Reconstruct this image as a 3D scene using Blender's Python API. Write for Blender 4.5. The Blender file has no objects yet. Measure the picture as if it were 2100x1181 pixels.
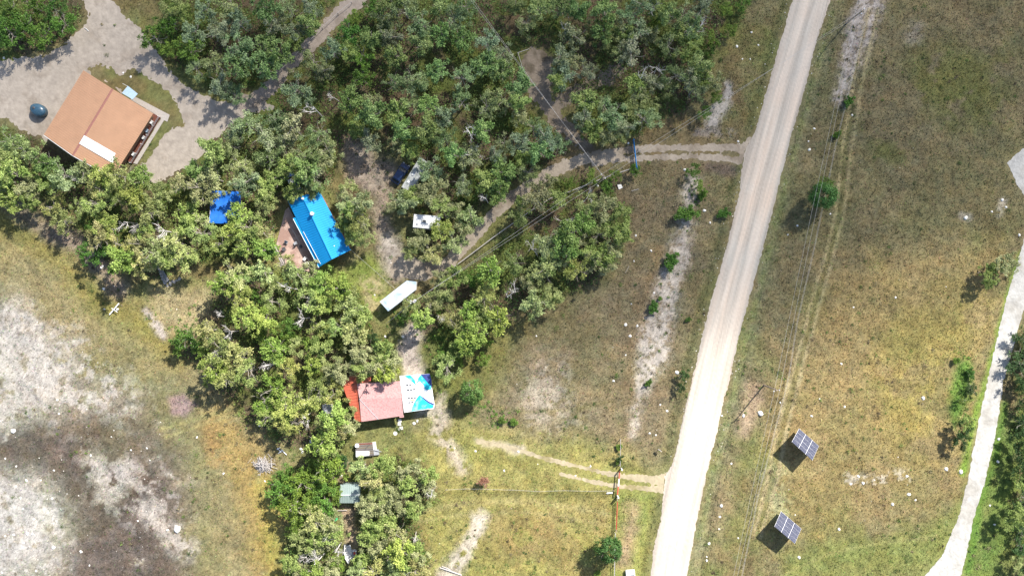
import bpy, math, random
import numpy as np
from mathutils import Vector, Matrix
R = math.radians
random.seed(7); RNG = np.random.default_rng(11)
S = bpy.context.scene
COL = S.collection

# ------------------------------------------------------------ camera, sky, sun
H = 176.0                     # flying height in metres
PXM = 0.1                     # metres per photo pixel on the ground
cam_d = bpy.data.cameras.new('camera'); cam = bpy.data.objects.new('camera', cam_d); COL.objects.link(cam)
cam.location = (0, 0, H); cam.rotation_euler = (0, 0, 0)
cam_d.sensor_width = 36; cam_d.lens = 36*H/210.0; cam_d.clip_start = 1; cam_d.clip_end = 5000
S.camera = cam
SUN_EL = R(42); SD = Vector((0.627*math.cos(SUN_EL), 0.779*math.cos(SUN_EL), math.sin(SUN_EL))).normalized()
w = bpy.data.worlds.new('World'); S.world = w; w.use_nodes = True
nt = w.node_tree; bg = nt.nodes['Background']
sky = nt.nodes.new('ShaderNodeTexSky'); sky.sky_type = 'NISHITA'; sky.sun_disc = False
sky.sun_elevation = SUN_EL; sky.sun_rotation = math.atan2(0.627, 0.779)
sky.dust_density = 1.5
nt.links.new(sky.outputs[0], bg.inputs[0]); bg.inputs[1].default_value = 0.10
sl = bpy.data.lights.new('sun', 'SUN'); sun = bpy.data.objects.new('sun', sl); COL.objects.link(sun)
sl.energy = 5.0; sl.angle = R(0.5); sl.color = (1.0, 0.955, 0.88)
sun.rotation_euler = (-SD).to_track_quat('-Z', 'Y').to_euler(); sun.location = (0, 0, 300)
S.view_settings.view_transform = 'Standard'; S.view_settings.look = 'None'
S.view_settings.exposure = 1.05; S.view_settings.gamma = 1
S.cycles.volume_bounces = 0; S.cycles.max_bounces = 6; S.cycles.transparent_max_bounces = 8

# cumulus out of view above the drone, placed to dim the sun on the upper land
def cumulus(name, tx, ty, alt, rad, dens, seed):
    import bmesh
    from mathutils import noise
    bm = bmesh.new(); bmesh.ops.create_icosphere(bm, subdivisions=5, radius=1)
    for v in bm.verts:
        n_ = v.co.normalized(); k = 1+.34*noise.fractal(n_*1.6+Vector((seed, 0, 0)), 1, 2, 4)+.10*noise.noise(n_*7)
        v.co = Vector((n_.x*rad[0], n_.y*rad[1], n_.z*rad[2]))*k
    me = bpy.data.meshes.new(name); bm.to_mesh(me); bm.free()
    m = bpy.data.materials.new('cloud_vapour'); m.use_nodes = True; n, l = m.node_tree.nodes, m.node_tree.links; n.clear()
    o_ = n.new('ShaderNodeOutputMaterial'); v_ = n.new('ShaderNodeVolumeScatter'); v_.inputs['Color'].default_value = (.98, .98, 1, 1)
    v_.inputs['Density'].default_value = dens; l.new(v_.outputs[0], o_.inputs['Volume']); me.materials.append(m)
    o = bpy.data.objects.new(name, me); COL.objects.link(o); p = SD*(alt/SD.z); o.location = (tx+p.x, ty+p.y, alt)
    o['kind'] = 'stuff'; return o
cumulus('shade_cloud', 62, 72, 430, (150, 78, 45), .0098, 3.0)
cumulus('shade_cloud', -88, 46, 430, (52, 30, 20), .012, 8.0)  # added out of view to dim the yard and the brown-roofed house

# ------------------------------------------------------------ helpers
def P(px, py, z=0.0):
    """photo pixel -> world point at height z"""
    k = PXM*(H-z)/H
    return Vector(((px-1050)*k, (590.5-py)*k, z))
def lin(c):
    return tuple(((v/255)/12.92 if v/255 <= .04045 else ((v/255+.055)/1.055)**2.4) for v in c)
ILL = 1.9
def alb(c):
    return tuple(min(.85, v/ILL) for v in lin(c))

def mat(name, color, rough=.85, var=.12, scale=3.0, bump=0.0, metal=0.0, attr=False, spec=.3, trans=0.0, bscale=None, var2=None):
    m = bpy.data.materials.new(name); m.use_nodes = True
    n, l = m.node_tree.nodes, m.node_tree.links
    b = n['Principled BSDF']; b.inputs['Roughness'].default_value = rough; b.inputs['Metallic'].default_value = metal
    b.inputs['Specular IOR Level'].default_value = spec
    geo = n.new('ShaderNodeNewGeometry')
    if attr:
        a = n.new('ShaderNodeAttribute'); a.attribute_name = 'tint'; src = a.outputs['Color']
    else:
        c = n.new('ShaderNodeRGB'); c.outputs[0].default_value = (*color, 1); src = c.outputs[0]
    nz = n.new('ShaderNodeTexNoise'); nz.inputs['Scale'].default_value = scale; nz.inputs['Detail'].default_value = 6
    nz.inputs['Roughness'].default_value = .65
    l.new(geo.outputs['Position'], nz.inputs['Vector'])
    mr = n.new('ShaderNodeMapRange'); mr.inputs[1].default_value = .3; mr.inputs[2].default_value = .7
    mr.inputs[3].default_value = 1-var; mr.inputs[4].default_value = 1+var
    l.new(nz.outputs[0], mr.inputs[0])
    mul = n.new('ShaderNodeVectorMath'); mul.operation = 'SCALE'
    l.new(src, mul.inputs[0]); l.new(mr.outputs[0], mul.inputs['Scale'])
    out = mul.outputs[0]
    if var2:
        nz2 = n.new('ShaderNodeTexNoise'); nz2.inputs['Scale'].default_value = var2[1]; nz2.inputs['Detail'].default_value = 3
        l.new(geo.outputs['Position'], nz2.inputs['Vector'])
        m2 = n.new('ShaderNodeMapRange'); m2.inputs[1].default_value = var2[2]; m2.inputs[2].default_value = var2[3]
        l.new(nz2.outputs[0], m2.inputs[0])
        mx = n.new('ShaderNodeMix'); mx.data_type = 'RGBA'
        l.new(m2.outputs[0], mx.inputs[0]); l.new(out, mx.inputs[6]); mx.inputs[7].default_value = (*var2[0], 1)
        out = mx.outputs[2]
    l.new(out, b.inputs['Base Color'])
    if bump > 0:
        bz = n.new('ShaderNodeTexNoise'); bz.inputs['Scale'].default_value = bscale or scale; bz.inputs['Detail'].default_value = 5
        l.new(geo.outputs['Position'], bz.inputs['Vector'])
        bp = n.new('ShaderNodeBump'); bp.inputs['Strength'].default_value = min(1, bump); bp.inputs['Distance'].default_value = bump*.3
        l.new(bz.outputs[0], bp.inputs['Height']); l.new(bp.outputs[0], b.inputs['Normal'])
    if trans > 0:
        tr = n.new('ShaderNodeBsdfTranslucent'); l.new(out, tr.inputs['Color'])
        ms = n.new('ShaderNodeMixShader'); ms.inputs[0].default_value = trans
        l.new(b.outputs[0], ms.inputs[1]); l.new(tr.outputs[0], ms.inputs[2])
        l.new(ms.outputs[0], n['Material Output'].inputs[0])
    return m

def leafmat(name):
    """leaf colour = per-leaf tint attribute, shifted a little from tree to tree"""
    m = bpy.data.materials.new(name); m.use_nodes = True
    n, l = m.node_tree.nodes, m.node_tree.links
    b = n['Principled BSDF']; b.inputs['Roughness'].default_value = .55; b.inputs['Specular IOR Level'].default_value = .25
    a = n.new('ShaderNodeAttribute'); a.attribute_name = 'tint'
    oi = n.new('ShaderNodeObjectInfo')
    mul = n.new('ShaderNodeMix'); mul.data_type = 'RGBA'; mul.blend_type = 'MULTIPLY'; mul.inputs[0].default_value = 1
    l.new(a.outputs['Color'], mul.inputs[6]); l.new(oi.outputs['Color'], mul.inputs[7])
    l.new(mul.outputs[2], b.inputs['Base Color'])
    tr = n.new('ShaderNodeBsdfTranslucent'); l.new(mul.outputs[2], tr.inputs['Color'])
    ms = n.new('ShaderNodeMixShader'); ms.inputs[0].default_value = .16
    l.new(b.outputs[0], ms.inputs[1]); l.new(tr.outputs[0], ms.inputs[2])
    l.new(ms.outputs[0], n['Material Output'].inputs[0])
    return m

def tag(o, label=None, cat=None, group=None, kind=None):
    if label: o['label'] = label
    if cat: o['category'] = cat
    if group: o['group'] = group
    if kind: o['kind'] = kind
    return o
def thing(name, loc, label, cat, group=None):
    o = bpy.data.objects.new(name, None); COL.objects.link(o); o.location = loc; o.empty_display_size = .3
    return tag(o, label, cat, group)
def link(name, me, parent=None, loc=None):
    o = bpy.data.objects.new(name, me); COL.objects.link(o)
    if parent is not None: o.parent = parent
    if loc is not None: o.location = loc
    return o
def wloc(o):
    v = Vector(o.location)
    while o.parent: o = o.parent; v += o.location
    return v
class MB:
    def __init__(s): s.v = []; s.f = []
    def add(s, vs, fs):
        k = len(s.v); s.v += [tuple(v) for v in vs]; s.f += [tuple(i+k for i in f) for f in fs]; return s
    def box(s, c, size, rz=0, M=None):
        hx, hy, hz = size[0]/2, size[1]/2, size[2]/2
        vs = [Vector((x, y, z)) for x in (-hx, hx) for y in (-hy, hy) for z in (-hz, hz)]
        rot = M if M is not None else Matrix.Rotation(rz, 3, 'Z')
        vs = [rot @ v + Vector(c) for v in vs]
        return s.add(vs, [(0,1,3,2),(4,6,7,5),(0,4,5,1),(2,3,7,6),(0,2,6,4),(1,5,7,3)])
    def slab(s, top, th):
        """closed slab from a polygon of top points, thickness th downwards"""
        n = len(top); top = [Vector(p) for p in top]
        nrm = (top[1]-top[0]).cross(top[2]-top[0])
        if nrm.z < 0: top = top[::-1]
        vs = top + [p-Vector((0, 0, th)) for p in top]
        fs = [tuple(range(n)), tuple(range(2*n-1, n-1, -1))] + [((i+1) % n, i, n+i, n+(i+1) % n) for i in range(n)]
        return s.add(vs, fs)
    def wall(s, a, b, z0, z1a, z1b, th=.15):
        a = Vector((a[0], a[1], 0)); b = Vector((b[0], b[1], 0)); d = (b-a).normalized(); n = Vector((-d.y, d.x, 0))*th/2
        vs = [a-n+Vector((0,0,z0)), b-n+Vector((0,0,z0)), b+n+Vector((0,0,z0)), a+n+Vector((0,0,z0)),
              a-n+Vector((0,0,z1a)), b-n+Vector((0,0,z1b)), b+n+Vector((0,0,z1b)), a+n+Vector((0,0,z1a))]
        return s.add(vs, [(0,3,2,1),(4,5,6,7),(0,1,5,4),(1,2,6,5),(2,3,7,6),(3,0,4,7)])
    def tube(s, pts, rad, n=6, cap=True):
        pts = [Vector(p) for p in pts]; rs = rad if isinstance(rad, (list, tuple)) else [rad]*len(pts)
        vs = []; up = None
        for i, p in enumerate(pts):
            d = (pts[min(i+1, len(pts)-1)]-pts[max(i-1, 0)]).normalized()
            u = d.orthogonal().normalized() if up is None else (up - d*up.dot(d)).normalized()
            up = u; v = d.cross(u)
            for k in range(n):
                a = 2*math.pi*k/n; vs.append(p+(u*math.cos(a)+v*math.sin(a))*rs[i])
        fs = [(i*n+k, i*n+(k+1) % n, (i+1)*n+(k+1) % n, (i+1)*n+k) for i in range(len(pts)-1) for k in range(n)]
        if cap: fs += [tuple(range(n-1, -1, -1)), tuple((len(pts)-1)*n+k for k in range(n))]
        return s.add(vs, fs)
    def lathe(s, c, prof, n=20, sx=1, sy=1, rz=0):
        vs = []; c = Vector(c)
        for r, z in prof:
            for k in range(n):
                a = 2*math.pi*k/n; x, y = r*math.cos(a)*sx, r*math.sin(a)*sy
                vs.append(c+Vector((x*math.cos(rz)-y*math.sin(rz), x*math.sin(rz)+y*math.cos(rz), z)))
        m = len(prof)
        fs = [(i*n+k, i*n+(k+1) % n, (i+1)*n+(k+1) % n, (i+1)*n+k) for i in range(m-1) for k in range(n)]
        fs += [tuple(range(n-1, -1, -1)), tuple((m-1)*n+k for k in range(n))]
        return s.add(vs, fs)
    def build(s, name, m, parent=None, smooth=False, bevel=0, origin=None):
        base = wloc(parent) if parent is not None else (Vector(origin) if origin is not None else Vector((0, 0, 0)))
        me = bpy.data.meshes.new(name); me.from_pydata([tuple(Vector(v)-base) for v in s.v], [], s.f); me.update()
        me.materials.append(m)
        if smooth: me.polygons.foreach_set('use_smooth', [True]*len(me.polygons))
        o = link(name, me, parent, base if parent is None else None)
        if bevel:
            b = o.modifiers.new('bevel', 'BEVEL'); b.width = bevel; b.segments = 2; b.limit_method = 'ANGLE'
        return o

# ------------------------------------------------------------ numpy noise and fields (all in photo-pixel units = 0.1 m on the ground)
TAB = RNG.random((4, 512, 512)).astype(np.float32)
def vn(x, y, sc, seed=0):
    x = np.asarray(x)/sc+seed*37.3; y = np.asarray(y)/sc+seed*71.7
    xi = np.floor(x).astype(int); yi = np.floor(y).astype(int); fx = x-xi; fy = y-yi
    fx = fx*fx*(3-2*fx); fy = fy*fy*(3-2*fy); t = TAB[seed % 4]
    a = t[xi & 511, yi & 511]; b = t[(xi+1) & 511, yi & 511]; c = t[xi & 511, (yi+1) & 511]; d = t[(xi+1) & 511, (yi+1) & 511]
    return (a*(1-fx)+b*fx)*(1-fy)+(c*(1-fx)+d*fx)*fy
def fbm(x, y, sc, seed=0, oc=4):
    s = 0; a = 1; t = 0
    for i in range(oc):
        s = s+a*vn(x, y, sc/2**i, seed+i*3); t += a; a *= .6
    return s/t
def seg_dist(x, y, pts, wd=None, closed=False):
    """min over segments of distance minus interpolated half width"""
    n = len(pts); best = np.full(np.shape(x), 1e9)
    for i in range(n if closed else n-1):
        x0, y0 = pts[i][:2]; x1, y1 = pts[(i+1) % n][:2]
        dx, dy = x1-x0, y1-y0; L = dx*dx+dy*dy+1e-9
        t = np.clip(((x-x0)*dx+(y-y0)*dy)/L, 0, 1)
        d = np.hypot(x-x0-t*dx, y-y0-t*dy)
        if wd is not None:
            w0 = pts[i][2] if len(pts[i]) > 2 else wd; w1 = pts[(i+1) % n][2] if len(pts[(i+1) % n]) > 2 else wd
            d = d-(w0+t*(w1-w0))
        best = np.minimum(best, d)
    return best
def inpoly(x, y, pts):
    c = np.zeros(np.shape(x), bool); n = len(pts)
    for i in range(n):
        x0, y0 = pts[i][:2]; x1, y1 = pts[(i+1) % n][:2]
        if y0 == y1: continue
        c ^= ((y0 > y) != (y1 > y)) & (x < (x1-x0)*(y-y0)/(y1-y0)+x0)
    return c
def poly_sd(x, y, pts):
    d = seg_dist(x, y, pts, None, True)
    return np.where(inpoly(x, y, pts), -d, d)
def sst(a, b, v):
    t = np.clip((v-a)/(b-a), 0, 1); return t*t*(3-2*t)

ROAD_L = [(1700,-300),(1626,0),(1599,90),(1575,178),(1556,245),(1549,272),(1537,292),(1528,310),(1523,335),(1519,365),(1517,392),(1494,492),(1460,610),(1438,700),(1419,780),(1405,840),(1395,884),(1386,930),(1378,955),(1364,975),(1360,1020),(1355,1069),(1341,1120),(1334,1181),(1290,1500)]
ROAD_R = [(1790,-300),(1704,0),(1676,81),(1649,190),(1622,281),(1592,400),(1575,471),(1538,607),(1515,690),(1497,773),(1480,840),(1467,900),(1446,984),(1426,1086),(1409,1181),(1365,1500)]
ROAD = ROAD_L+ROAD_R[::-1]
PATH = [(2200,240),(2100,305),(2083,317),(2066,335),(2076,359),(2090,385),(2110,410),(2104,470),(2098,500),(2083,553),(2066,607),(2049,678),(2032,752),(2014,832),(2000,900),(1987,971),(1968,1052),(1934,1137),(1897,1181),(1800,1290),(1880,1300),(1970,1181),(1982,1137),(1995,1069),(2019,991),(2036,917),(2049,849),(2058,781),(2073,729),(2098,637),(2135,540),(2150,420),(2300,320)]
DRIVE1 = [(1540,300,16),(1520,306,10),(1490,303,7),(1400,304,7),(1330,305,7),(1265,309,8),(1225,320,12),(1180,333,12),(1130,352,12),(1085,380,11),(1045,410,11),(1010,440,11),(975,480,11),(945,515,12),(915,540,14),(870,555,20),(820,545,22)]
DRIVE2 = [(1535,332,10),(1500,326,7),(1420,321,6),(1350,322,6),(1300,326,6),(1260,325,8),(1220,332,9)]
BRANCH = [(1225,318,10),(1195,295,12),(1150,255,14),(1120,215,17),(1105,180,24),(1100,130,30)]
BRANCH2 = [(1140,215,14),(1190,185,14),(1240,160,16),(1270,145,12)]
WOODS = [(810,560,20),(800,520,26),(790,480,20),(778,440,16),(790,400,14),(760,370,26),(740,330,24),(715,290,22),(730,360,20),(790,350,24)]
LOW1 = [(1365,985,16),(1345,984,9),(1290,978,6),(1250,971,5),(1190,957,4),(1110,938,4),(1040,915,4),(980,905,5)]
LOW2 = [(1360,1003,9),(1310,1001,5),(1250,994,4),(1200,984,4),(1150,972,3)]
YARD = [(150,-40),(200,-40),(240,20),(290,60),(320,110),(350,150),(400,190),(450,210),(500,212),(545,200),(560,220),(500,240),(470,260),(445,285),(415,320),(370,350),(320,375),(285,350),(300,330),(325,290),(290,200),(250,190),(190,150),(130,230),(95,290),(60,270),(20,255),(-10,230),(-20,130),(30,120),(80,115),(130,95),(165,60),(185,30)]
YARD_GRASS = [(175,140),(205,130),(232,140),(245,152),(275,143),(300,155),(345,190),(370,225),(380,262),(350,262),(330,285),(300,330),(288,330),(290,300),(325,262),(330,240),(280,200),(230,178)]
TRACK = [(760,-30,20),(720,10,17),(690,35,15),(650,80,14),(610,115,14),(570,160,14),(540,195,15),(500,215,18)]
WHITE1 = [(1425,372,12),(1415,400,14),(1405,470,15),(1395,520,24),(1385,560,22),(1360,620,26),(1345,680,32),(1335,740,28),(1318,790,18),(1305,850,8),(1298,900,4)]
WHITE2 = [(1790,-20,28),(1775,30,28),(1755,80,26),(1745,120,20),(1735,165,12),(1722,200,7)]

def across(x, y):
    cl = [((a[0]+b[0])/2, (a[1]+b[1])/2) for a, b in zip([(1700,-300),(1626,0),(1575,178),(1517,392),(1460,610),(1419,780),(1386,930),(1355,1069),(1334,1181),(1290,1500)],
         [(1790,-300),(1704,0),(1653,178),(1594,392),(1537,610),(1495,780),(1459,930),(1430,1069),(1409,1181),(1365,1500)])]
    xs = np.interp(y, [c[1] for c in cl], [c[0] for c in cl])
    return (x-xs)/38.0

LAKE = [(-400,560),(0,600),(60,620),(120,690),(200,750),(300,810),(340,870),(390,940),(400,1010),(380,1100),(360,1200),(350,1500),(-400,1500)]
# (shape, pts, halfwidth, soft, warp, colour sRGB as lit, strength, patch threshold or None, patch scale)
LAYERS = [
 ('p', [(1000,330),(1500,330),(1420,800),(1350,930),(1150,960),(900,860),(1000,700),(1250,550)],0,60,60,(152,136,108),.8,None,0),
 ('p', [(1640,0),(2300,-50),(2300,560),(2060,480),(1900,560),(1700,640),(1560,760)],0,70,80,(150,138,104),.8,None,0),
 ('p', [(1700,540),(2050,500),(2040,700),(1960,1000),(1700,1100),(1560,1100),(1600,800)],0,70,70,(180,158,108),.8,None,0),
 ('p', [(1780,680),(2040,600),(2000,800),(1950,960),(1800,900)],0,50,60,(184,168,98),.6,.4,60),
 ('p', [(1880,110),(2060,90),(2060,230),(1960,260),(1870,200)],0,50,60,(126,132,66),.7,.35,50),
 ('p', [(1790,290),(1870,300),(1860,340),(1800,330)],0,20,30,(110,120,62),.6,.4,20),
 ('p', [(1600,1130),(1900,1090),(2000,980),(2100,980),(2100,1250),(1600,1250)],0,20,25,(156,160,94),.8,None,0),
 ('p', [(1990,1000),(2100,990),(2100,1250),(1960,1250)],0,20,20,(140,150,84),.8,None,0),
 ('p', [(1960,740),(1995,730),(1990,810),(1960,880),(1945,840)],0,12,14,(120,165,70),.85,None,0),
 ('l', [(2095,520),(2055,660),(2025,770),(2000,850),(1990,900),(1975,970)],7,8,8,(140,176,66),.85,None,0),
 ('l', [(2075,880),(2060,1000),(2040,1100),(2020,1181)],26,16,14,(124,148,72),.8,None,0),
 ('l', [(2060,830),(2040,950),(2010,1030),(1998,1100),(1985,1170)],9,9,8,(112,150,60),.85,None,0),
 ('p', [(1040,700),(1180,760),(1180,860),(1090,900),(1040,820)],0,60,60,(176,160,138),.5,.45,40),
 ('p', [(1060,770),(1160,740),(1170,850),(1080,880)],0,30,40,(208,196,178),.6,.5,16),
 ('p', [(880,860),(1300,930),(1350,1000),(1340,1250),(850,1250),(850,1000)],0,40,40,(182,174,104),.85,None,0),
 ('p', [(1000,1030),(1250,1050),(1250,1180),(1000,1160)],0,60,50,(180,150,104),.55,.4,50),
 ('p', [(1260,1010),(1340,1010),(1320,1250),(1250,1250)],0,18,14,(160,168,90),.7,None,0),
 ('l', [(1300,1040),(1295,1080),(1285,1120),(1280,1150)],14,16,16,(208,178,146),.8,None,0),
 ('p', [(880,640),(1080,660),(1040,760),(960,860),(880,880)],0,40,40,(140,142,74),.7,None,0),
 ('l', [(1350,520),(1318,640),(1300,720),(1290,830)],12,14,16,(168,142,104),.6,None,0),
 ('l', [(1130,870),(1180,850),(1100,820)],22,30,30,(204,192,172),.5,.5,14),
 # lake bed side
 ('p', [(-400,380),(40,430),(180,520),(300,640),(420,760),(520,860),(600,960),(600,1500),(300,1500),(-400,1500)],0,30,30,(166,154,112),.95,None,0),
 ('l', [(-40,440),(40,470),(120,540),(200,610),(300,670),(370,730)],26,30,26,(152,144,78),.8,None,0),
 ('l', [(440,870),(500,950),(545,1050),(560,1181)],40,40,34,(196,166,100),.7,.3,40),
 ('l', [(425,880),(440,930)],22,16,20,(204,156,92),.6,.3,20),
 ('l', [(540,1000),(560,1080),(570,1200)],20,20,16,(182,176,86),.5,None,0),
 ('p', LAKE,0,50,60,(176,166,150),.85,.30,60),
 ('p', [(-200,620),(80,640),(200,720),(330,820),(380,960),(370,1200),(-200,1200)],0,40,50,(214,206,196),.8,.56,15),
 ('p', [(-200,620),(60,640),(110,700),(170,740),(120,800),(80,900),(-200,900)],0,50,60,(208,201,192),.88,.40,26),
 ('p', [(270,760),(420,780),(450,1000),(440,1250),(360,1250),(370,1000),(300,880)],0,40,40,(150,144,104),.75,.3,40),
 ('p', [(-100,890),(60,865),(180,850),(300,880),(370,980),(370,1250),(100,1250),(150,1080),(90,980),(-100,950)],0,40,60,(108,95,86),.9,.30,40),
 ('p', [(150,900),(300,920),(380,1040),(340,1120),(180,1020)],0,40,50,(200,190,180),.75,.53,15),
 ('p', [(-200,980),(60,980),(130,1040),(120,1120),(60,1200),(-200,1200)],0,60,70,(212,207,200),.88,.36,34),
 ('p', [(130,870),(300,840),(380,920),(300,960),(180,940)],0,30,40,(134,122,98),.6,.3,30),
 ('l', [(190,960),(230,990),(260,960),(220,1010)],20,20,26,(206,196,188),.9,.4,14),
 ('l', [(300,1040),(340,1090),(380,1120)],22,20,26,(208,198,186),.9,.4,14),
 ('p', [(345,815),(380,805),(405,830),(380,855),(350,850)],0,8,10,(178,152,148),.9,None,0),
 ('p', [(310,590),(440,590),(440,660),(400,720),(340,680),(310,640)],0,24,20,(196,178,138),.8,None,0),
 ('l', [(300,640),(316,660),(335,690)],7,8,9,(222,208,196),.95,.35,8),
 # lawns
 ('p', [(560,440),(700,560),(760,520),(800,560),(780,640),(745,640),(700,580),(640,570),(560,560),(530,540)],0,16,16,(160,172,88),.95,None,0),
 ('p', [(735,570),(790,560),(775,640),(745,650)],0,14,14,(206,190,146),.8,.4,14),
 ('p', [(540,470),(580,440),(580,540),(530,570)],0,12,12,(172,168,100),.9,None,0),
 ('p', [(780,440),(830,440),(880,500),(830,500),(800,490)],0,14,14,(140,142,88),.6,None,0),
 # bare woodland floors
 ('l', WOODS,0,14,18,(190,172,154),.95,None,0),
 ('l', [(800,500),(812,545)],20,12,12,(214,202,190),.9,None,0),
 ('l', [(850,680),(835,720),(850,760),(845,790)],18,12,16,(220,204,192),.95,None,0),
 ('l', [(895,840),(905,870),(900,890),(930,930),(945,960)],16,14,20,(226,210,190),.85,.38,14),
 ('l', [(985,905),(1040,915),(1070,925)],8,10,12,(222,206,184),.8,.4,10),
 ('l', [(985,1062),(975,1095),(955,1125),(940,1150),(915,1185)],17,12,24,(232,220,200),.9,.34,14),
 ('l', [(860,850),(900,840),(905,810)],8,8,10,(206,196,176),.8,.35,8),
 ('l', [(700,950),(690,975),(700,1000),(700,1040),(715,1050),(720,1110)],12,10,12,(206,178,154),.85,None,0),
 ('l', [(0,395),(60,450),(110,480),(170,500),(240,590)],18,16,18,(176,156,142),.8,None,0),
 # verges and stones
 ('l', [(1745,-60),(1680,150),(1640,290),(1600,440),(1560,600),(1520,760),(1490,880),(1440,1100),(1420,1200)],11,14,8,(166,164,124),.7,None,0),
 ('l', [(1735,-60),(1672,150),(1634,290),(1596,440),(1556,600),(1516,760),(1486,880),(1436,1100)],7,9,8,(128,140,84),.6,.42,16),
 ('l', [(1610,0),(1560,178),(1500,400),(1445,610),(1400,790),(1375,900),(1330,1181)],9,12,6,(134,136,88),.55,None,0),
 ('l', [(1545,820),(1525,890),(1545,800)],16,14,20,(208,180,152),.7,None,0),
 ('l', [(1480,1000),(1500,960),(1470,1080)],14,20,20,(196,172,136),.5,None,0),
 ('l', WHITE1,4,20,26,(196,180,158),.75,None,0),
 ('l', WHITE1,-2,14,22,(226,214,200),.85,.46,8),
 ('l', WHITE2,4,16,22,(196,180,162),.75,None,0),
 ('l', WHITE2,-2,12,18,(222,210,200),.85,.46,8),
 ('l', [(1495,180,10),(1485,215,13),(1462,245,14)],0,10,14,(216,206,196),.9,.36,9),
 ('l', [(1430,272),(1500,272)],8,6,6,(190,178,170),.6,.4,10),
 ('l', [(1460,342),(1500,352)],14,10,10,(140,120,112),.8,None,0),
 ('l', [(1880,60),(1870,75)],14,16,14,(196,186,170),.6,.4,12),
 ('l', [(1740,980),(1790,985),(1860,975)],12,10,14,(226,214,190),.8,.5,9),
 ('l', [(1590,960),(1580,1010),(1600,1050)],20,20,20,(196,196,150),.6,.4,14),
 ('l', [(1985,445),(1972,443)],8,5,5,(190,178,164),.9,None,0),
 ('l', [(2060,410),(2050,440)],6,7,7,(216,206,186),.8,.4,7),
 # wheel tracks on the right
 ('l', [(1734,250),(1719,450),(1696,540),(1672,620),(1645,720),(1624,800),(1600,900),(1580,1000),(1552,1100)],9,5,4,(142,138,86),.5,None,0),
 ('l', [(1800,20),(1766,180),(1744,330),(1728,450),(1705,540),(1682,620),(1654,720),(1634,800),(1610,900),(1590,1000),(1560,1100)],3,4,3,(204,188,144),.85,None,0),
 ('l', [(1781,20),(1747,180),(1725,330),(1711,450),(1688,540),(1664,620),(1638,720),(1614,800),(1590,900),(1570,1000),(1545,1100)],3,4,3,(204,186,142),.85,None,0),
 ('l', [(1300,860),(1298,890)],6,8,10,(220,206,186),.7,None,0),
 ('l', [(330,880),(400,860),(470,840)],4,5,4,(182,176,118),.7,None,0),
 ('l', [(340,895),(410,873),(480,850)],3,5,4,(196,186,128),.7,None,0),
 ('l', [(840,1052),(950,1032),(1060,1028),(1170,1038),(1250,1056)],5,6,4,(196,184,128),.6,None,0),
 ('l', [(850,1070),(960,1052),(1080,1050),(1180,1062),(1250,1080)],3,5,4,(194,180,126),.5,None,0),
 ('l', [(860,1012),(960,1010),(1100,1014),(1250,1012)],5,6,5,(138,132,74),.6,None,0),
 ('l', [(990,830),(1080,845),(1180,838),(1260,822)],4,5,4,(128,122,74),.5,None,0),
 ('l', [(1600,1181),(1700,1135),(1800,1112),(1920,1100)],3,4,3,(186,180,118),.7,None,0),
]
FOREST = [
 [(-60,-60),(170,-60),(165,20),(155,60),(110,85),(60,100),(30,130),(-60,140)],
 [(330,-60),(720,-60),(690,10),(650,55),(610,95),(560,150),(520,190),(450,200),(400,170),(350,130),(315,85),(330,40)],
 [(770,-60),(1560,-60),(1530,10),(1500,60),(1460,110),(1470,170),(1440,200),(1400,230),(1340,250),(1300,290),(1230,300),(1185,270),(1190,215),(1230,190),(1150,180),(1140,120),(1100,95),(1065,110),(1090,160),(1090,220),(1150,280),(1165,310),(1110,345),(1060,370),(1010,410),(960,455),(930,500),(890,530),(850,520),(835,490),(900,470),(850,440),(790,440),(800,400),(860,330),(820,300),(760,300),(700,270),(700,330),(680,390),(600,380),(570,400),(560,480),(530,530),(460,540),(400,540),(320,560),(250,545),(180,510),(150,460),(80,400),(-60,350),(-60,240),(90,290),(220,370),(300,360),(400,330),(420,270),(490,215),(560,190),(620,130),(700,50)],
 [(690,390),(740,400),(765,460),(740,490),(710,470)],
 [(1110,370),(1250,360),(1290,430),(1280,500),(1240,570),(1180,600),(1130,640),(1060,640),(1010,690),(960,730),(900,720),(860,670),(850,630),(900,590),(980,540),(1050,470)],
 [(450,560),(560,540),(650,560),(740,600),(760,690),(790,700),(800,770),(700,770),(700,850),(730,900),(640,930),(560,900),(500,860),(440,780),(370,720),(430,640)],
 [(560,980),(640,950),(690,960),(695,1100),(700,1240),(585,1240),(590,1080)],
 [(740,950),(820,930),(890,970),(900,1020),(850,1050),(880,1140),(860,1240),(730,1240),(740,1100),(745,1050)],
 [(2085,690),(2160,650),(2160,1000),(2080,985),(2078,900)],
 [(2085,1020),(2160,1000),(2160,1240),(2090,1240),(2080,1080)],
]
def forest_mask(x, y, soft=14):
    m = np.zeros(np.shape(x))
    wx = (fbm(x, y, 30, 2)-.5)*40
    for p in FOREST:
        m = np.maximum(m, 1-sst(-soft, soft, poly_sd(x, y, p)+wx))
    return m
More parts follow.
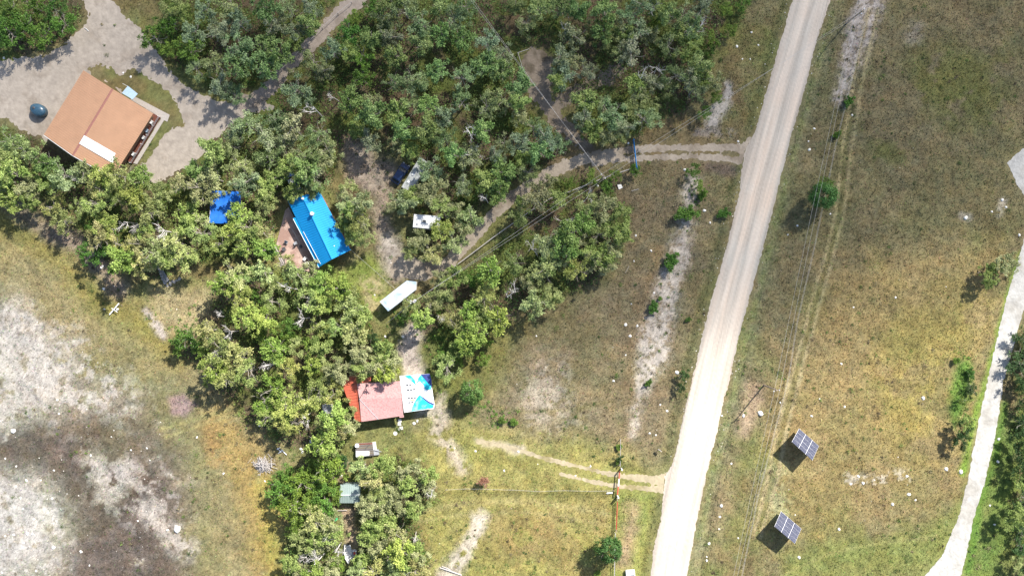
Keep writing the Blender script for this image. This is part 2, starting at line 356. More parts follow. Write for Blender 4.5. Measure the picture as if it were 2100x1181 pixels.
def paint(x, y):
    c = np.empty(np.shape(x)+(3,)); base = np.array(alb((156,146,104))); c[:] = base
    wn = fbm(x, y, 60, 1, 5)-.5; wf = fbm(x, y, 14, 5, 4)-.5
    pn = {}
    # broad natural variation of dry and green grass
    g = fbm(x, y, 170, 3, 4); c = c*(1-.6*sst(.48, .6, g))[..., None]+np.array(alb((140,148,80)))*(.6*sst(.48, .6, g))[..., None]
    b = fbm(x, y, 90, 7, 4); c = c*(1-.45*sst(.5, .7, b))[..., None]+np.array(alb((150,122,92)))*(.45*sst(.5, .7, b))[..., None]
    for kind, pts, wd, soft, warp, colr, st, pt, ps in LAYERS:
        d = poly_sd(x, y, pts) if kind == 'p' else seg_dist(x, y, pts, wd)
        d = d+wn*warp*1.2+wf*min(warp, 14)*1.2
        m = (1-sst(-soft, soft, d))*st
        if pt is not None:
            k = (ps,)
            if k not in pn: pn[k] = fbm(x, y, ps, 9+int(ps) % 5, 5)
            m = m*sst(pt+.02, pt+.12, pn[k]+.12*m+.05*(vn(x, y, 3.5, 1)-.5))
        m = m[..., None]
        c = c*(1-m)+np.array(alb(colr))*m
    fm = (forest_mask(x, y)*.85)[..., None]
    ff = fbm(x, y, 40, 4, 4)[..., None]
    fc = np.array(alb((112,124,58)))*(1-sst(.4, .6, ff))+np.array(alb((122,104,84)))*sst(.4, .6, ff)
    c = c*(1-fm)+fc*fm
    # mottling of tussocks: fine light and dark patches of dead straw and green blades
    q = sst(.46, .62, fbm(x, y, 75, 17, 5))[..., None]*.38*(1-sst(.22, .34, c.mean(-1)))[..., None]; c = c*(1-q)+c*np.array([.74, .86, .66])*q
    q = sst(.54, .64, fbm(x, y, 46, 22, 5))[..., None]*.4*(1-sst(.22, .34, c.mean(-1)))[..., None]; c = c*(1-q)+c*np.array([1.28, 1.2, 1.15])*q
    f = fbm(x, y, 9, 6, 4)-.5; f2 = fbm(x, y, 28, 8, 4)-.5; h = vn(x, y, 2.6, 2)-.5
    k = 1+.62*f+.42*f2+.6*h
    c = c*k[..., None]
    hue = (fbm(x, y, 16, 12, 3)-.5)[..., None]
    lum = c.mean(-1, keepdims=True); c = c*(1+hue*np.clip(1-lum*2.6, .1, 1)*np.array([.22, -.06, -.30]))
    return np.clip(c, .015, .8)

def road_dist(x, y):
    d = poly_sd(x, y, ROAD)
    d = np.minimum(d, poly_sd(x, y, PATH))
    for l in (DRIVE1, DRIVE2, BRANCH, LOW1, LOW2, TRACK): d = np.minimum(d, seg_dist(x, y, l, 5))
    d = np.minimum(d, poly_sd(x, y, YARD))
    return d
def hgt_px(x, y, rd=None):
    if rd is None: rd = road_dist(x, y)
    k = sst(2, 25, rd)
    h = (fbm(x, y, 16, 13, 4)-.5)*.35+(fbm(x, y, 90, 15, 3)-.5)*.9
    ditch = np.exp(-((np.abs(across(x, y))-1.55)/.28)**2)*-.35
    return k*(h-.02)+ditch*k
def hgt(wx, wy):
    x = np.asarray(wx, float)/PXM+1050; y = 590.5-np.asarray(wy, float)/PXM
    return hgt_px(x, y)

def set_tint(me, cols, dom='POINT'):
    a = me.color_attributes.new('tint', 'FLOAT_COLOR', dom)
    buf = np.ones((len(cols), 4), np.float32); buf[:, :3] = cols; a.data.foreach_set('color', buf.ravel())
def np_mesh(name, V, F, m, cols=None, smooth=False):
    """V (n,3), F (k,q) all same arity"""
    me = bpy.data.meshes.new(name); q = F.shape[1]
    me.vertices.add(len(V)); me.vertices.foreach_set('co', V.astype(np.float32).ravel())
    me.loops.add(F.size); me.loops.foreach_set('vertex_index', F.astype(np.int32).ravel())
    me.polygons.add(len(F)); me.polygons.foreach_set('loop_start', np.arange(0, F.size, q, dtype=np.int32))
    me.update(calc_edges=True)
    if smooth: me.polygons.foreach_set('use_smooth', np.ones(len(F), bool))
    me.materials.append(m)
    if cols is not None: set_tint(me, cols)
    me.validate(); return me

# ------------------------------------------------------------ ground
def axis(lo, hi, step):
    a = np.arange(lo, hi+step, step); g = [3, 7, 14, 26, 48, 90, 170, 320, 600]
    return np.concatenate([[lo-v for v in g[::-1]], a, [a[-1]+v for v in g]])
M_ground = mat('meadow_ground', (.2, .2, .1), (.95), .5, 7.5, .7, attr=True, bscale=9)
gx = axis(-112, 112, .3); gy = axis(-66, 66, .3)
X, Y = np.meshgrid(gx, gy, indexing='ij'); PX_, PY_ = X/PXM+1050, 590.5-Y/PXM
Z = hgt_px(PX_, PY_); cols = paint(PX_, PY_)
nx, ny = len(gx), len(gy)
far = (np.abs(X) > 114) | (np.abs(Y) > 68); cols[far] = np.array(alb((134, 130, 88)))
ii = np.arange(nx*ny).reshape(nx, ny)
F = np.stack([ii[:-1, :-1], ii[1:, :-1], ii[1:, 1:], ii[:-1, 1:]], -1).reshape(-1, 4)
gme = np_mesh('ground', np.stack([X, Y, Z], -1).reshape(-1, 3), F, M_ground, cols.reshape(-1, 3), True)
tag(link('ground', gme), kind='structure')

def sheet(name, field, bbox, step, z, m, colf):
    """a sheet laid where field(px,py) < 0, its edge cut exactly through the grid cells"""
    xs = np.arange(bbox[0], bbox[2]+step, step); ys = np.arange(bbox[1], bbox[3]+step, step)
    A, B = np.meshgrid(xs, ys, indexing='ij'); D = field(A, B)
    idx = {}; V = []; Fs = []
    def vert(key, p):
        if key not in idx: idx[key] = len(V); V.append(p)
        return idx[key]
    n, m_ = D.shape
    ins = D < 0
    cell = ins[:-1, :-1].astype(int)+ins[1:, :-1]+ins[1:, 1:]+ins[:-1, 1:]
    for i, j in zip(*np.nonzero(cell)):
        cs = [(i, j), (i, j+1), (i+1, j+1), (i+1, j)]
        poly = []
        for k in range(4):
            a, b = cs[k], cs[(k+1) % 4]; da, db = D[a], D[b]
            if da < 0: poly.append(vert(a, (xs[a[0]], ys[a[1]])))
            if (da < 0) != (db < 0):
                t = da/(da-db); key = (a, b) if a < b else (b, a)
                poly.append(vert(key, (xs[a[0]]+t*(xs[b[0]]-xs[a[0]]), ys[a[1]]+t*(ys[b[1]]-ys[a[1]]))))
        if len(poly) > 2: Fs.append(poly)
    V = np.array(V); 
    hz = np.maximum(hgt_px(V[:, 0], V[:, 1]), 0)+z
    W = np.stack([(V[:, 0]-1050)*PXM, (590.5-V[:, 1])*PXM, hz], -1)
    me = bpy.data.meshes.new(name); me.from_pydata(W.tolist(), [], Fs); me.update(); me.materials.append(m)
    set_tint(me, np.clip(colf(V[:, 0], V[:, 1]), .02, .82))
    me.polygons.foreach_set('use_smooth', [True]*len(Fs))
    return tag(link(name, me), kind='structure')
M_gravel = mat('gravel', (.5, .5, .5), .95, .10, 5, .25, attr=True, bscale=7)
def rag(x, y, a=6, b=3): return (fbm(x, y, 16, 3, 4)-.5)*a*2+(vn(x, y, 3.2, 1)-.5)*b*2
def road_col(x, y):
    u = across(x, y); al = y+.25*x
    st = fbm(u*70, al*.06, 6, 2, 4)-.5; st2 = fbm(u*60, al*.03, 14, 6, 3)-.5
    c = np.empty(np.shape(x)+(3,)); c[:] = alb((234,219,202))
    c = c*1.12; lt = np.exp(-((np.abs(u+.02)-.42)/.16)**2)
    k = 1+.62*st+.4*st2+.10*lt+.10*(fbm(x, y, 5, 9, 3)-.5)-.16*sst(.75, 1.0, np.abs(u))
    c = c*k[..., None]; pk = (.5*(st2)+.35*(fbm(x, y, 60, 3, 3)-.5))[..., None]
    return c*(1+pk*np.array([.25, -.05, -.25]))
def grav_col(base, patch=(150,132,116), pa=.5):
    def f(x, y):
        c = np.empty(np.shape(x)+(3,)); c[:] = alb(base)
        m = (sst(.52, .72, fbm(x, y, 34, 4, 5))*pa)[..., None]
        c = c*(1-m)+np.array(alb(patch))*m
        return c*(1+.5*(fbm(x, y, 8, 8, 4)-.5)+.25*(vn(x, y, 2.5, 3)-.5))[..., None]
    return f
sheet('gravel_road', lambda x, y: poly_sd(x, y, ROAD)+rag(x, y, 2, 1.6), (1240,-300,1800,1500), 2.6, .02, M_gravel, road_col)
sheet('gravel_path', lambda x, y: poly_sd(x, y, PATH)+rag(x, y, 2.5, 1.5), (1790,230,2260,1300), 2.5, .02, M_gravel, grav_col((226,223,216), (190,182,168), .5))
def drive_field(x, y):
    d = np.minimum(seg_dist(x, y, DRIVE1, 5), seg_dist(x, y, DRIVE2, 5))
    return np.maximum(d+rag(x, y, 5, 3), -(poly_sd(x, y, ROAD)-1))
sheet('driveway', drive_field, (800,270,1560,590), 2.5, .012, M_gravel, grav_col((206,190,170), (146,128,106), .55))
sheet('dirt_branch_track', lambda x, y: np.minimum(seg_dist(x, y, BRANCH, 5), seg_dist(x, y, BRANCH2, 5))+rag(x, y, 9, 6), (1050,80,1300,330), 2.5, .007, M_gravel, grav_col((172,156,138), (118,106,86), .8))
def low_field(x, y):
    d = np.minimum(seg_dist(x, y, LOW1, 5), seg_dist(x, y, LOW2, 5))
    return np.maximum(d+rag(x, y, 2.5, 2.4), -(poly_sd(x, y, ROAD)-1))
sheet('field_track', low_field, (960,880,1400,1040), 2.2, .012, M_gravel, grav_col((212,196,162), (172,158,108), .8))
def yard_field(x, y):
    d = poly_sd(x, y, YARD)+rag(x, y, 9, 4)
    return np.maximum(d, -(poly_sd(x, y, YARD_GRASS)+rag(x+90, y, 8, 4)))
sheet('gravel_yard', yard_field, (-60,-60,600,400), 2.6, .010, M_gravel, grav_col((214,200,184), (180,164,146), .5))
sheet('dirt_track', lambda x, y: seg_dist(x, y, TRACK, 5)+rag(x, y, 7, 4), (480,-60,800,250), 2.6, .016, M_gravel, grav_col((200,184,170), (150,134,116), .5))

# ------------------------------------------------------------ loose cover: tussocks, undergrowth, pebbles
def keep_clear(x, y):
    """distance-like mask of buildings' and vehicles' footprints in photo pixels: True where nothing may grow"""
    m = np.zeros(np.shape(x), bool)
    for p in FOOT: m |= poly_sd(x, y, p) < 2
    return m
FOOT = [[(165,140),(335,238),(270,345),(230,370),(85,285)], [(586,402),(655,390),(722,513),(652,552),(640,560),(562,505),(582,434)],
        [(775,616),(840,572),(860,580),(855,600),(797,642)], [(846,437),(905,440),(900,475),(845,470)], [(860,320),(880,330),(850,398),(820,388)],
        [(700,790),(725,760),(890,765),(895,840),(735,868)], [(694,990),(742,990),(742,1036),(694,1036)], [(725,905),(782,905),(782,945),(725,945)],
        [(703,1112),(732,1112),(732,1158),(703,1158)], [(428,388),(497,388),(497,462),(428,462)], [(810,330),(835,330),(835,380),(805,380)],
        [(1278,1164),(1306,1164),(1306,1225),(1278,1225)], [(660,815),(690,815),(690,865),(660,865)]]
def blades(n, boxpx, hmin, hmax, wmin, wmax, dens, colf, seed, tilt=.6):
    g = np.random.default_rng(seed)
    x = g.uniform(boxpx[0], boxpx[2], n); y = g.uniform(boxpx[1], boxpx[3], n)
    k = g.random(n) < dens(x, y); x, y = x[k], y[k]; n = len(x)
    z = hgt_px(x, y); wx = (x-1050)*PXM; wy = (590.5-y)*PXM
    a = g.uniform(0, 2*np.pi, n); h = g.uniform(hmin, hmax, n); wd = g.uniform(wmin, wmax, n)
    lx = g.normal(0, tilt, n)*h; ly = g.normal(0, tilt, n)*h
    b0 = np.stack([wx-np.cos(a)*wd, wy-np.sin(a)*wd, z-.03], -1); b1 = np.stack([wx+np.cos(a)*wd, wy+np.sin(a)*wd, z-.03], -1)
    t = np.stack([wx+lx, wy+ly, z+h], -1)
    V = np.stack([b0, b1, t], 1).reshape(-1, 3); F = np.arange(3*n).reshape(-1, 3)
    c = colf(x, y, g); return V, F, np.repeat(c, 3, 0)
M_leaf = leafmat('leaves')
def grass_dens(x, y):
    d = road_dist(x, y); c = paint(x, y); lum = c.mean(-1)
    return sst(1, 12, d)*(1-.93*sst(.2, .36, lum))*(~keep_clear(x, y))
def grass_col(x, y, g):
    c = paint(x, y); k = g.uniform(.68, 1.45, len(x))[:, None]
    c = c*k*(1+g.normal(0, .10, (len(x), 3))); 
    gr = (g.random(len(x)) < .18)[:, None]
    return np.clip(np.where(gr, c*np.array([.62, .95, .5]), c), .01, .7)
V, F, c = blades(430000, (-60,-60,2160,1240), 0.06, .25, .05, .15, grass_dens, grass_col, 5, .9)
tag(link('meadow_grass', np_mesh('meadow_grass', V, F, M_leaf, c)), 'dry yellow green meadow grass over all the open ground', 'grass', kind='stuff')

def leafcloud(C, N, size, cols, g, asp=.55):
    """one small quad per point: C centres, N normals"""
    n = len(C); a = g.normal(size=(n, 3)); u = np.cross(N, a); u /= np.linalg.norm(u, axis=1, keepdims=True)+1e-9
    v = np.cross(N, u); v /= np.linalg.norm(v, axis=1, keepdims=True)+1e-9
    s = size[:, None]
    V = np.stack([C-u*s, C-v*s*asp, C+u*s, C+v*s*asp], 1).reshape(-1, 3)
    return V, np.arange(4*n).reshape(-1, 4), np.repeat(cols, 4, 0)

def under_dens(x, y): return forest_mask(x, y, 10)*sst(2, 14, road_dist(x, y))*(~keep_clear(x, y))*sst(.30, .46, fbm(x, y, 55, 6, 3))
g = np.random.default_rng(21)
n = 300000; x = g.uniform(-60, 2160, n); y = g.uniform(-60, 1240, n); k = g.random(n) < under_dens(x, y); x, y = x[k], y[k]; n = len(x)
hh = (.2+1.3*sst(.4, .7, fbm(x, y, 14, 3, 3)))*g.random(n)**.6
C = np.stack([(x-1050)*PXM, (590.5-y)*PXM, hgt_px(x, y)+hh], -1)
N = g.normal(size=(n, 3))*.6+np.array([0, 0, 1]); N /= np.linalg.norm(N, axis=1, keepdims=True)
base = np.array([.075, .14, .03])*(.6+.9*g.random((n, 1))); tone = sst(.4, .6, fbm(x, y, 50, 9, 2))[:, None]
base = base*(1-tone)+np.array([.15, .21, .05])*(.7+.6*g.random((n, 1)))*tone
V, F, c = leafcloud(C, N, g.uniform(.1, .24, n), base, g)
tag(link('undergrowth', np_mesh('undergrowth', V, F, M_leaf, c)), 'low dense green undergrowth on the woodland floor', 'undergrowth', kind='stuff')

def weeds():
    g = np.random.default_rng(77); n = 5200; x = g.uniform(-20, 2120, n); y = g.uniform(-20, 1200, n)
    nz = fbm(x, y, 120, 31, 4); d = road_dist(x, y)
    p = sst(.48, .66, nz)*.55+.05; p = p*(1-forest_mask(x, y))*(d > 3)
    yard = (poly_sd(x, y, YARD) < -3)*(x < 300)*.10
    k = (g.random(n) < np.maximum(p, yard))*(~keep_clear(x, y)); x, y = x[k > 0], y[k > 0]
    ex = [(1010+g.normal(0, 30), 855+g.normal(0, 14)) for _ in range(26)]+[(1975+g.normal(0, 9), 800+g.normal(0, 42)) for _ in range(60)]+[(1420+g.normal(0, 14), 410+g.normal(0, 22)) for _ in range(22)]
    ex += [(900+g.normal(0, 16), 740+g.normal(0, 40)) for _ in range(40)]+[(380+g.normal(0, 50), 640+g.normal(0, 25)) for _ in range(14)]+[(830+g.normal(0, 30), 655+g.normal(0, 12)) for _ in range(24)]
    x = np.concatenate([x, [e[0] for e in ex]]); y = np.concatenate([y, [e[1] for e in ex]]); m = len(x)
    s_ = g.uniform(.1, .32, m)*(1+1.4*(g.random(m) < .06)); nl = (20+90*s_).astype(int); idx = np.repeat(np.arange(m), nl); t = len(idx)
    off = g.normal(size=(t, 3))*s_[idx][:, None]*np.array([.8, .8, .5]); z = hgt_px(x, y)[idx]+np.abs(off[:, 2])+.04
    C = np.stack([(x[idx]-1050)*PXM+off[:, 0], (590.5-y[idx])*PXM+off[:, 1], z], -1); N = g.normal(size=(t, 3))*.6+np.array([0, 0, .8]); N /= np.linalg.norm(N, axis=1, keepdims=True)
    kind = g.random(m); pal = np.array([(.07, .11, .03), (.13, .19, .045), (.11, .085, .05), (.24, .20, .11)])[np.digitize(kind, [.4, .65, .85])]
    pal[-len(ex):] = np.where(g.random((len(ex), 1)) < .7, np.array([.13, .24, .04]), np.array([.08, .14, .03]))
    K = pal[idx]*g.uniform(.6, 1.4, (t, 1)); V, F, c = leafcloud(C, N, g.uniform(.05, .13, t), K, g)
    tag(link('weeds', np_mesh('weeds', V, F, M_leaf, c)), 'scattered low weeds and tussocks over the open ground', 'weeds', kind='stuff')
weeds()
def pebbles(n, dens, smin, smax, seed, name, label, m):
    g = np.random.default_rng(seed); x = g.uniform(-20, 2120, n); y = g.uniform(-20, 1200, n)
    k = g.random(n) < dens(x, y); x, y = x[k], y[k]; n = len(x)
    s = smin+(smax-smin)*g.random(n)**5; z = np.maximum(hgt_px(x, y), -9)
    oct_ = np.array([(1,0,0),(.3,.9,0),(-.8,.6,0),(-.7,-.7,0),(.4,-.9,0),(.1,.1,.7)])
    a = g.uniform(0, 6.28, n); ca, sa = np.cos(a), np.sin(a)
    V = oct_[None]*s[:, None, None]*g.uniform(.6, 1.3, (n, 6, 1))
    V = np.stack([V[..., 0]*ca[:, None]-V[..., 1]*sa[:, None], V[..., 0]*sa[:, None]+V[..., 1]*ca[:, None], V[..., 2]], -1)
    V += np.stack([(x-1050)*PXM, (590.5-y)*PXM, z], -1)[:, None]
    T = np.array([(0,1,5),(1,2,5),(2,3,5),(3,4,5),(4,0,5)]); F = (T[None]+6*np.arange(n)[:, None, None]).reshape(-1, 3)
    cc = np.array([.60, .57, .52])*g.uniform(.6, 1.25, (n, 1)); dk = (g.random(n) < .18)[:, None]
    cc = np.where(dk, cc*.3, cc)
    tag(link(name, np_mesh(name, V.reshape(-1, 3), F, m, np.repeat(cc, 6, 0))), label, 'gravel', kind='stuff')
M_stone = mat('stone', (.6, .57, .52), .9, .15, 4, .2, attr=True)
def peb_dens(x, y):
    c = paint(x, y); lum = c.mean(-1); d = poly_sd(x, y, ROAD)
    verge = np.exp(-((d-7)/9)**2)*(x > 1400)*.5+np.exp(-((d-4)/4)**2)*.25
    lake = (1-sst(-30, 40, poly_sd(x, y, LAKE)))*.22
    return np.clip(sst(.24, .42, lum)*.5+verge*.8+lake*.6+.003, 0, 1)*(d > 0)*(poly_sd(x, y, PATH) > 2)*(poly_sd(x, y, YARD) > 3)*(~keep_clear(x, y))
pebbles(60000, peb_dens, .04, .15, 31, 'scattered_stones', 'small pale stones scattered over bare ground and road verges', M_stone)

# ------------------------------------------------------------ tree kinds
M_bark = mat('bark', (.30, .27, .23), .9, .3, 6, .2)
M_dead = mat('bleached_wood', (.66, .62, .59), .9, .2, 8, .1)
def branch_set(rng, R0, top, nlimb, dead=False):
    mb = MB(); tips = []
    tr = .13 if not dead else .14
    bend = Vector((rng.uniform(-.35, .35), rng.uniform(-.35, .35), 0))
    p = [Vector((0, 0, -.3)), Vector((0, 0, top*.2)), bend*.5+Vector((0, 0, top*.45)), bend+Vector((0, 0, top*.8))]
    mb.tube(p, [tr*1.2, tr, tr*.75, tr*.3], 6)
    for k in range(nlimb):
        a = 2*math.pi*k/nlimb*1.0+rng.uniform(-.5, .5); t = rng.uniform(.22, .75)
        s = p[1].lerp(p[3], t); L = R0*rng.uniform(.65, 1.05)*(1.15-.45*t)
        e = s+Vector((math.cos(a)*L, math.sin(a)*L, rng.uniform(.25, .6)*L+.5*(1-t)))
        e.z = min(e.z, top*.98)
        m1 = s.lerp(e, .5)+Vector((rng.uniform(-.2, .2), rng.uniform(-.2, .2), rng.uniform(-.1, .3)))
        mb.tube([s, m1, e], [tr*.5, tr*.36, tr*.16], 4, False); tips += [e, m1]
        for q in range(3 if not dead else 5):
            u = rng.uniform(.3, .95); s2 = m1.lerp(e, u) if rng.random() < .7 else s.lerp(m1, u)
            d = Vector((math.cos(a+rng.uniform(-1.2, 1.2)), math.sin(a+rng.uniform(-1.2, 1.2)), rng.uniform(-.1, .7)))*L*rng.uniform(.25, .5)
            e2 = s2+d; mid = s2+d*.5+Vector((rng.uniform(-.08, .08), rng.uniform(-.08, .08), .05))
            mb.tube([s2, mid, e2], [tr*.24, tr*.18, tr*.08], 3, False); tips.append(e2)
            if dead:
                for w_ in range(3):
                    e3 = e2.lerp(s2, rng.uniform(0, .6)); d3 = Vector((rng.uniform(-1, 1), rng.uniform(-1, 1), rng.uniform(0, .7)))*.55
                    mb.tube([e3, e3+d3], [tr*.13, tr*.05], 3, False)
    return mb, tips
def mesh_of(mb, name, m):
    me = bpy.data.meshes.new(name); me.from_pydata(mb.v, [], mb.f); me.update(); me.materials.append(m); return me
def crown_mesh(name, seed, R0, top, nspray, pal, lsize=(.08, .165), low=.25, dense=1.0):
    nspray = int(nspray*1.55)
    rng = random.Random(seed); g = np.random.default_rng(seed)
    mb, tips = branch_set(rng, R0*.9, top, 9)
    C = []; N = []; K = []
    lobes = [(rng.uniform(0, 6.28), rng.uniform(.12, .3)) for _ in range(4)]
    # leafy boughs: clump centres inside an uneven dome, each a burst of leaf sprays
    nb = int(31*dense)
    for b in range(nb):
        if b < len(tips) and rng.random() < .75: c = np.array(tips[b % len(tips)])*np.array([1, 1, 1])
        else:
            a = rng.uniform(0, 6.28); rr = math.sqrt(rng.random()); env = 1+sum(m_*math.cos((i+2)*(a-ph)) for i, (ph, m_) in enumerate(lobes))*.6
            zz = rng.random()**.7; rad = R0*env*rr*math.sqrt(max(.08, 1-(zz*1.02-.18)**2))
            c = np.array([math.cos(a)*rad, math.sin(a)*rad, top*(low+(1-low)*zz*.95)])
        cr = rng.uniform(.45, .95); tone = rng.uniform(0, 1); rel = c[2]/top
        ns = int(nspray*cr)
        for s_ in range(ns):
            d = g.normal(size=3); d[2] = abs(d[2])*.55-.1; d[:2] += c[:2]/(R0+1e-6)*.55; d /= np.linalg.norm(d)
            L = cr*g.uniform(.45, 1.1); nl = int(5+5*L)
            t = np.linspace(.25, 1, nl)[:, None]
            pts = c+d*L*t+g.normal(size=(nl, 3))*.07
            C.append(pts); nn = g.normal(size=(nl, 3))*.75+np.array([.12, .15, .5])*0+np.array([0, 0, .55])+d*.35; N.append(nn)
            p0, p1 = pal[0], pal[1]; tt = np.clip(tone*.6+.4*g.random((nl, 1)), 0, 1)
            cc = np.array(p0)*(1-tt)+np.array(p1)*tt
            K.append(cc*(.75+.5*g.random((nl, 1))))
    C = np.concatenate(C); N = np.concatenate(N); K = np.concatenate(K); N /= np.linalg.norm(N, axis=1, keepdims=True)
    V, F, c = leafcloud(C, N, g.uniform(lsize[0], lsize[1], len(C)), K, g)
    return np_mesh(name+'_crown', V, F, M_leaf, c), mesh_of(mb, name+'_trunk', M_bark)
OL = [((.12, .18, .04), (.47, .50, .21)), ((.15, .19, .06), (.52, .52, .28)), ((.10, .19, .03), (.42, .49, .16))]
GR = [((.06, .13, .022), (.17, .30, .055)), ((.08, .15, .025), (.24, .34, .06))]
DK = [((.03, .07, .022), (.08, .14, .04))]
KINDS = {'o': [crown_mesh('olive%d' % i, 100+i, 2.3, 7.3+.4*(i % 3), 17, OL[i % 3], (.065+.014*(i % 3), .135+.024*(i % 3)), .2, (.85, 1, 1.1)[i % 3]) for i in range(9)],
         'g': [crown_mesh('green%d' % i, 200+i, 2.3, 5.4, 13, GR[i % 2]) for i in range(4)],
         'k': [crown_mesh('dark%d' % i, 300+i, 2.3, 6.0, 13, DK[0]) for i in range(2)],
         'r': [crown_mesh('bush%d' % i, 400+i, 1.8, 2.3, 26, GR[i % 2], (.09, .18), .1, 1.1) for i in range(2)]}
def dead_mesh(seed):
    rng = random.Random(seed); mb, _ = branch_set(rng, 2.5, 6.6, 12, True); return mb
DEADT = []
def snag(seed):
    rng = random.Random(seed); t = MB(); b = MB(); top = rng.uniform(7.2, 8.2)
    lean = Vector((rng.uniform(-.6, .6), rng.uniform(-.6, .6), 0)); tp = [Vector((0, 0, -.3)), lean*.3+Vector((0, 0, top*.4)), lean+Vector((0, 0, top*.85))]
    t.tube(tp, [.13, .10, .05], 6); a0 = rng.uniform(0, 6.28); spread = rng.uniform(.9, 2.4)
    def grow(p, d, L, r, lev):
        n = 4; pts = [p]
        for i in range(n):
            d = (d+Vector((rng.uniform(-.4, .4), rng.uniform(-.4, .4), rng.uniform(-.12, .3)))*.75).normalized(); pts.append(pts[-1]+d*L/n)
        b.tube(pts, [r, r*.85, r*.7, r*.5, r*.3], 4 if lev == 0 else 3, False)
        if lev < 2:
            for k in range((4, 3, 0)[lev]):
                q = pts[rng.randrange(1, 4)].lerp(pts[rng.randrange(1, 4)], rng.random()); dd = (d+Vector((rng.uniform(-1.2, 1.2), rng.uniform(-1.2, 1.2), rng.uniform(-.2, .6)))).normalized()
                grow(q, dd, L*rng.uniform(.4, .7), r*.5, lev+1)
    for k in range(rng.randint(3, 5)):
        a = a0+rng.uniform(-spread, spread); s0 = tp[1].lerp(tp[2], rng.uniform(.1, 1)); grow(s0, Vector((math.cos(a), math.sin(a), rng.uniform(.2, .9))), rng.uniform(1.6, 2.9), .05, 0)
    return mesh_of(b, 'dead_branches', M_dead), mesh_of(t, 'dead_trunk', M_dead)
DEADT = [snag(900+i) for i in range(9)]

def dense_crown(seed):
    # broad round densely leaved crown built of many small bunches on a shell, open underneath
    g = np.random.default_rng(seed); rng = random.Random(seed); mb, tips = branch_set(rng, 1.8, 3.6, 8); C = []; N = []; K = []
    for b in range(70):
        d = g.normal(size=3); d[2] = abs(d[2])*.9-.15; d /= np.linalg.norm(d); c = d*np.array([2.1, 2.1, 1.7])*g.uniform(.78, 1.02)+np.array([0, 0, 1.9]); tone = g.random()
        n = 75; o = g.normal(size=(n, 3))*.26; C.append(c+o); N.append(g.normal(size=(n, 3))*.5+d*.6+o*1.5+np.array([0, 0, .3]))
        t = np.clip(tone*.5+.5*g.random((n, 1)), 0, 1); K.append((np.array([.05, .11, .025])*(1-t)+np.array([.15, .27, .07])*t))
    C = np.concatenate(C); N = np.concatenate(N); K = np.concatenate(K); N /= np.linalg.norm(N, axis=1, keepdims=True)
    V, F, c = leafcloud(C, N, g.uniform(.08, .17, len(C)), K, g)
    return np_mesh('round_crown', V, F, M_leaf, c), mesh_of(mb, 'round_trunk', M_bark)
KINDS['b'] = [dense_crown(60), dense_crown(61), dense_crown(62)]
LAND = [('brown-roofed house', 210, 250), ('dark water tank', 83, 228), ('blue-roofed cabin', 655, 470), ('blue tarp shelter', 460, 425),
        ('pointed white trailer', 817, 605), ('boxy white camper', 870, 455), ('grey-roofed trailer', 848, 358), ('red-roofed house', 770, 815),
        ('small green shed', 716, 1012), ('white boat', 717, 1133), ('blue gate', 1301, 318), ('striped red gate', 1266, 990), ('upper solar array', 1651, 911),
        ('lower solar array', 1616, 1081), ('roadside utility pole', 1580, 795), ('brush pile', 540, 953), ('stone-edged bench', 340, 572),
        ("photo's top left corner", 0, 0), ("photo's top right corner", 2100, 0), ("photo's bottom right corner", 2100, 1181), ("photo's bottom left corner", 0, 1181)]
PEND = []     # (object, look phrase, px, py)
def dirword(dx, dy):
    a = (math.degrees(math.atan2(-dy, dx))+360) % 360
    return ['right of', 'upper right of', 'above', 'upper left of', 'left of', 'lower left of', 'below', 'lower right of'][int((a+22.5)//45) % 8]
def ordw(i):
    w_ = ['', 'second ', 'third ', 'fourth ', 'fifth ', 'sixth ', 'seventh ', 'eighth ', 'ninth ', 'tenth ']
    return (w_[i] if i < 10 else str(i+1)+('st ' if (i+1) % 10 == 1 and i != 10 else 'nd ' if (i+1) % 10 == 2 and i != 11 else 'rd ' if (i+1) % 10 == 3 and i != 12 else 'th '))+'closest'
def label_pending():
    groups = {}
    for o, look, px, py in PEND:
        best = min(LAND, key=lambda L: math.hypot(px-L[1], py-L[2]))
        key = (look, best[0], dirword(px-best[1], py-best[2]))
        groups.setdefault(key, []).append((math.hypot(px-best[1], py-best[2]), o))
    for (look, lm, dw), lst in groups.items():
        lst.sort(key=lambda t: t[0])
        art = '' if lm.startswith('photo') else ''
        for i, (_, o) in enumerate(lst):
            o['label'] = f"{look} {dw} the {lm}" if len(lst) == 1 else f"{look} {dw} the {lm}, {ordw(i)} to it"
TREES = []
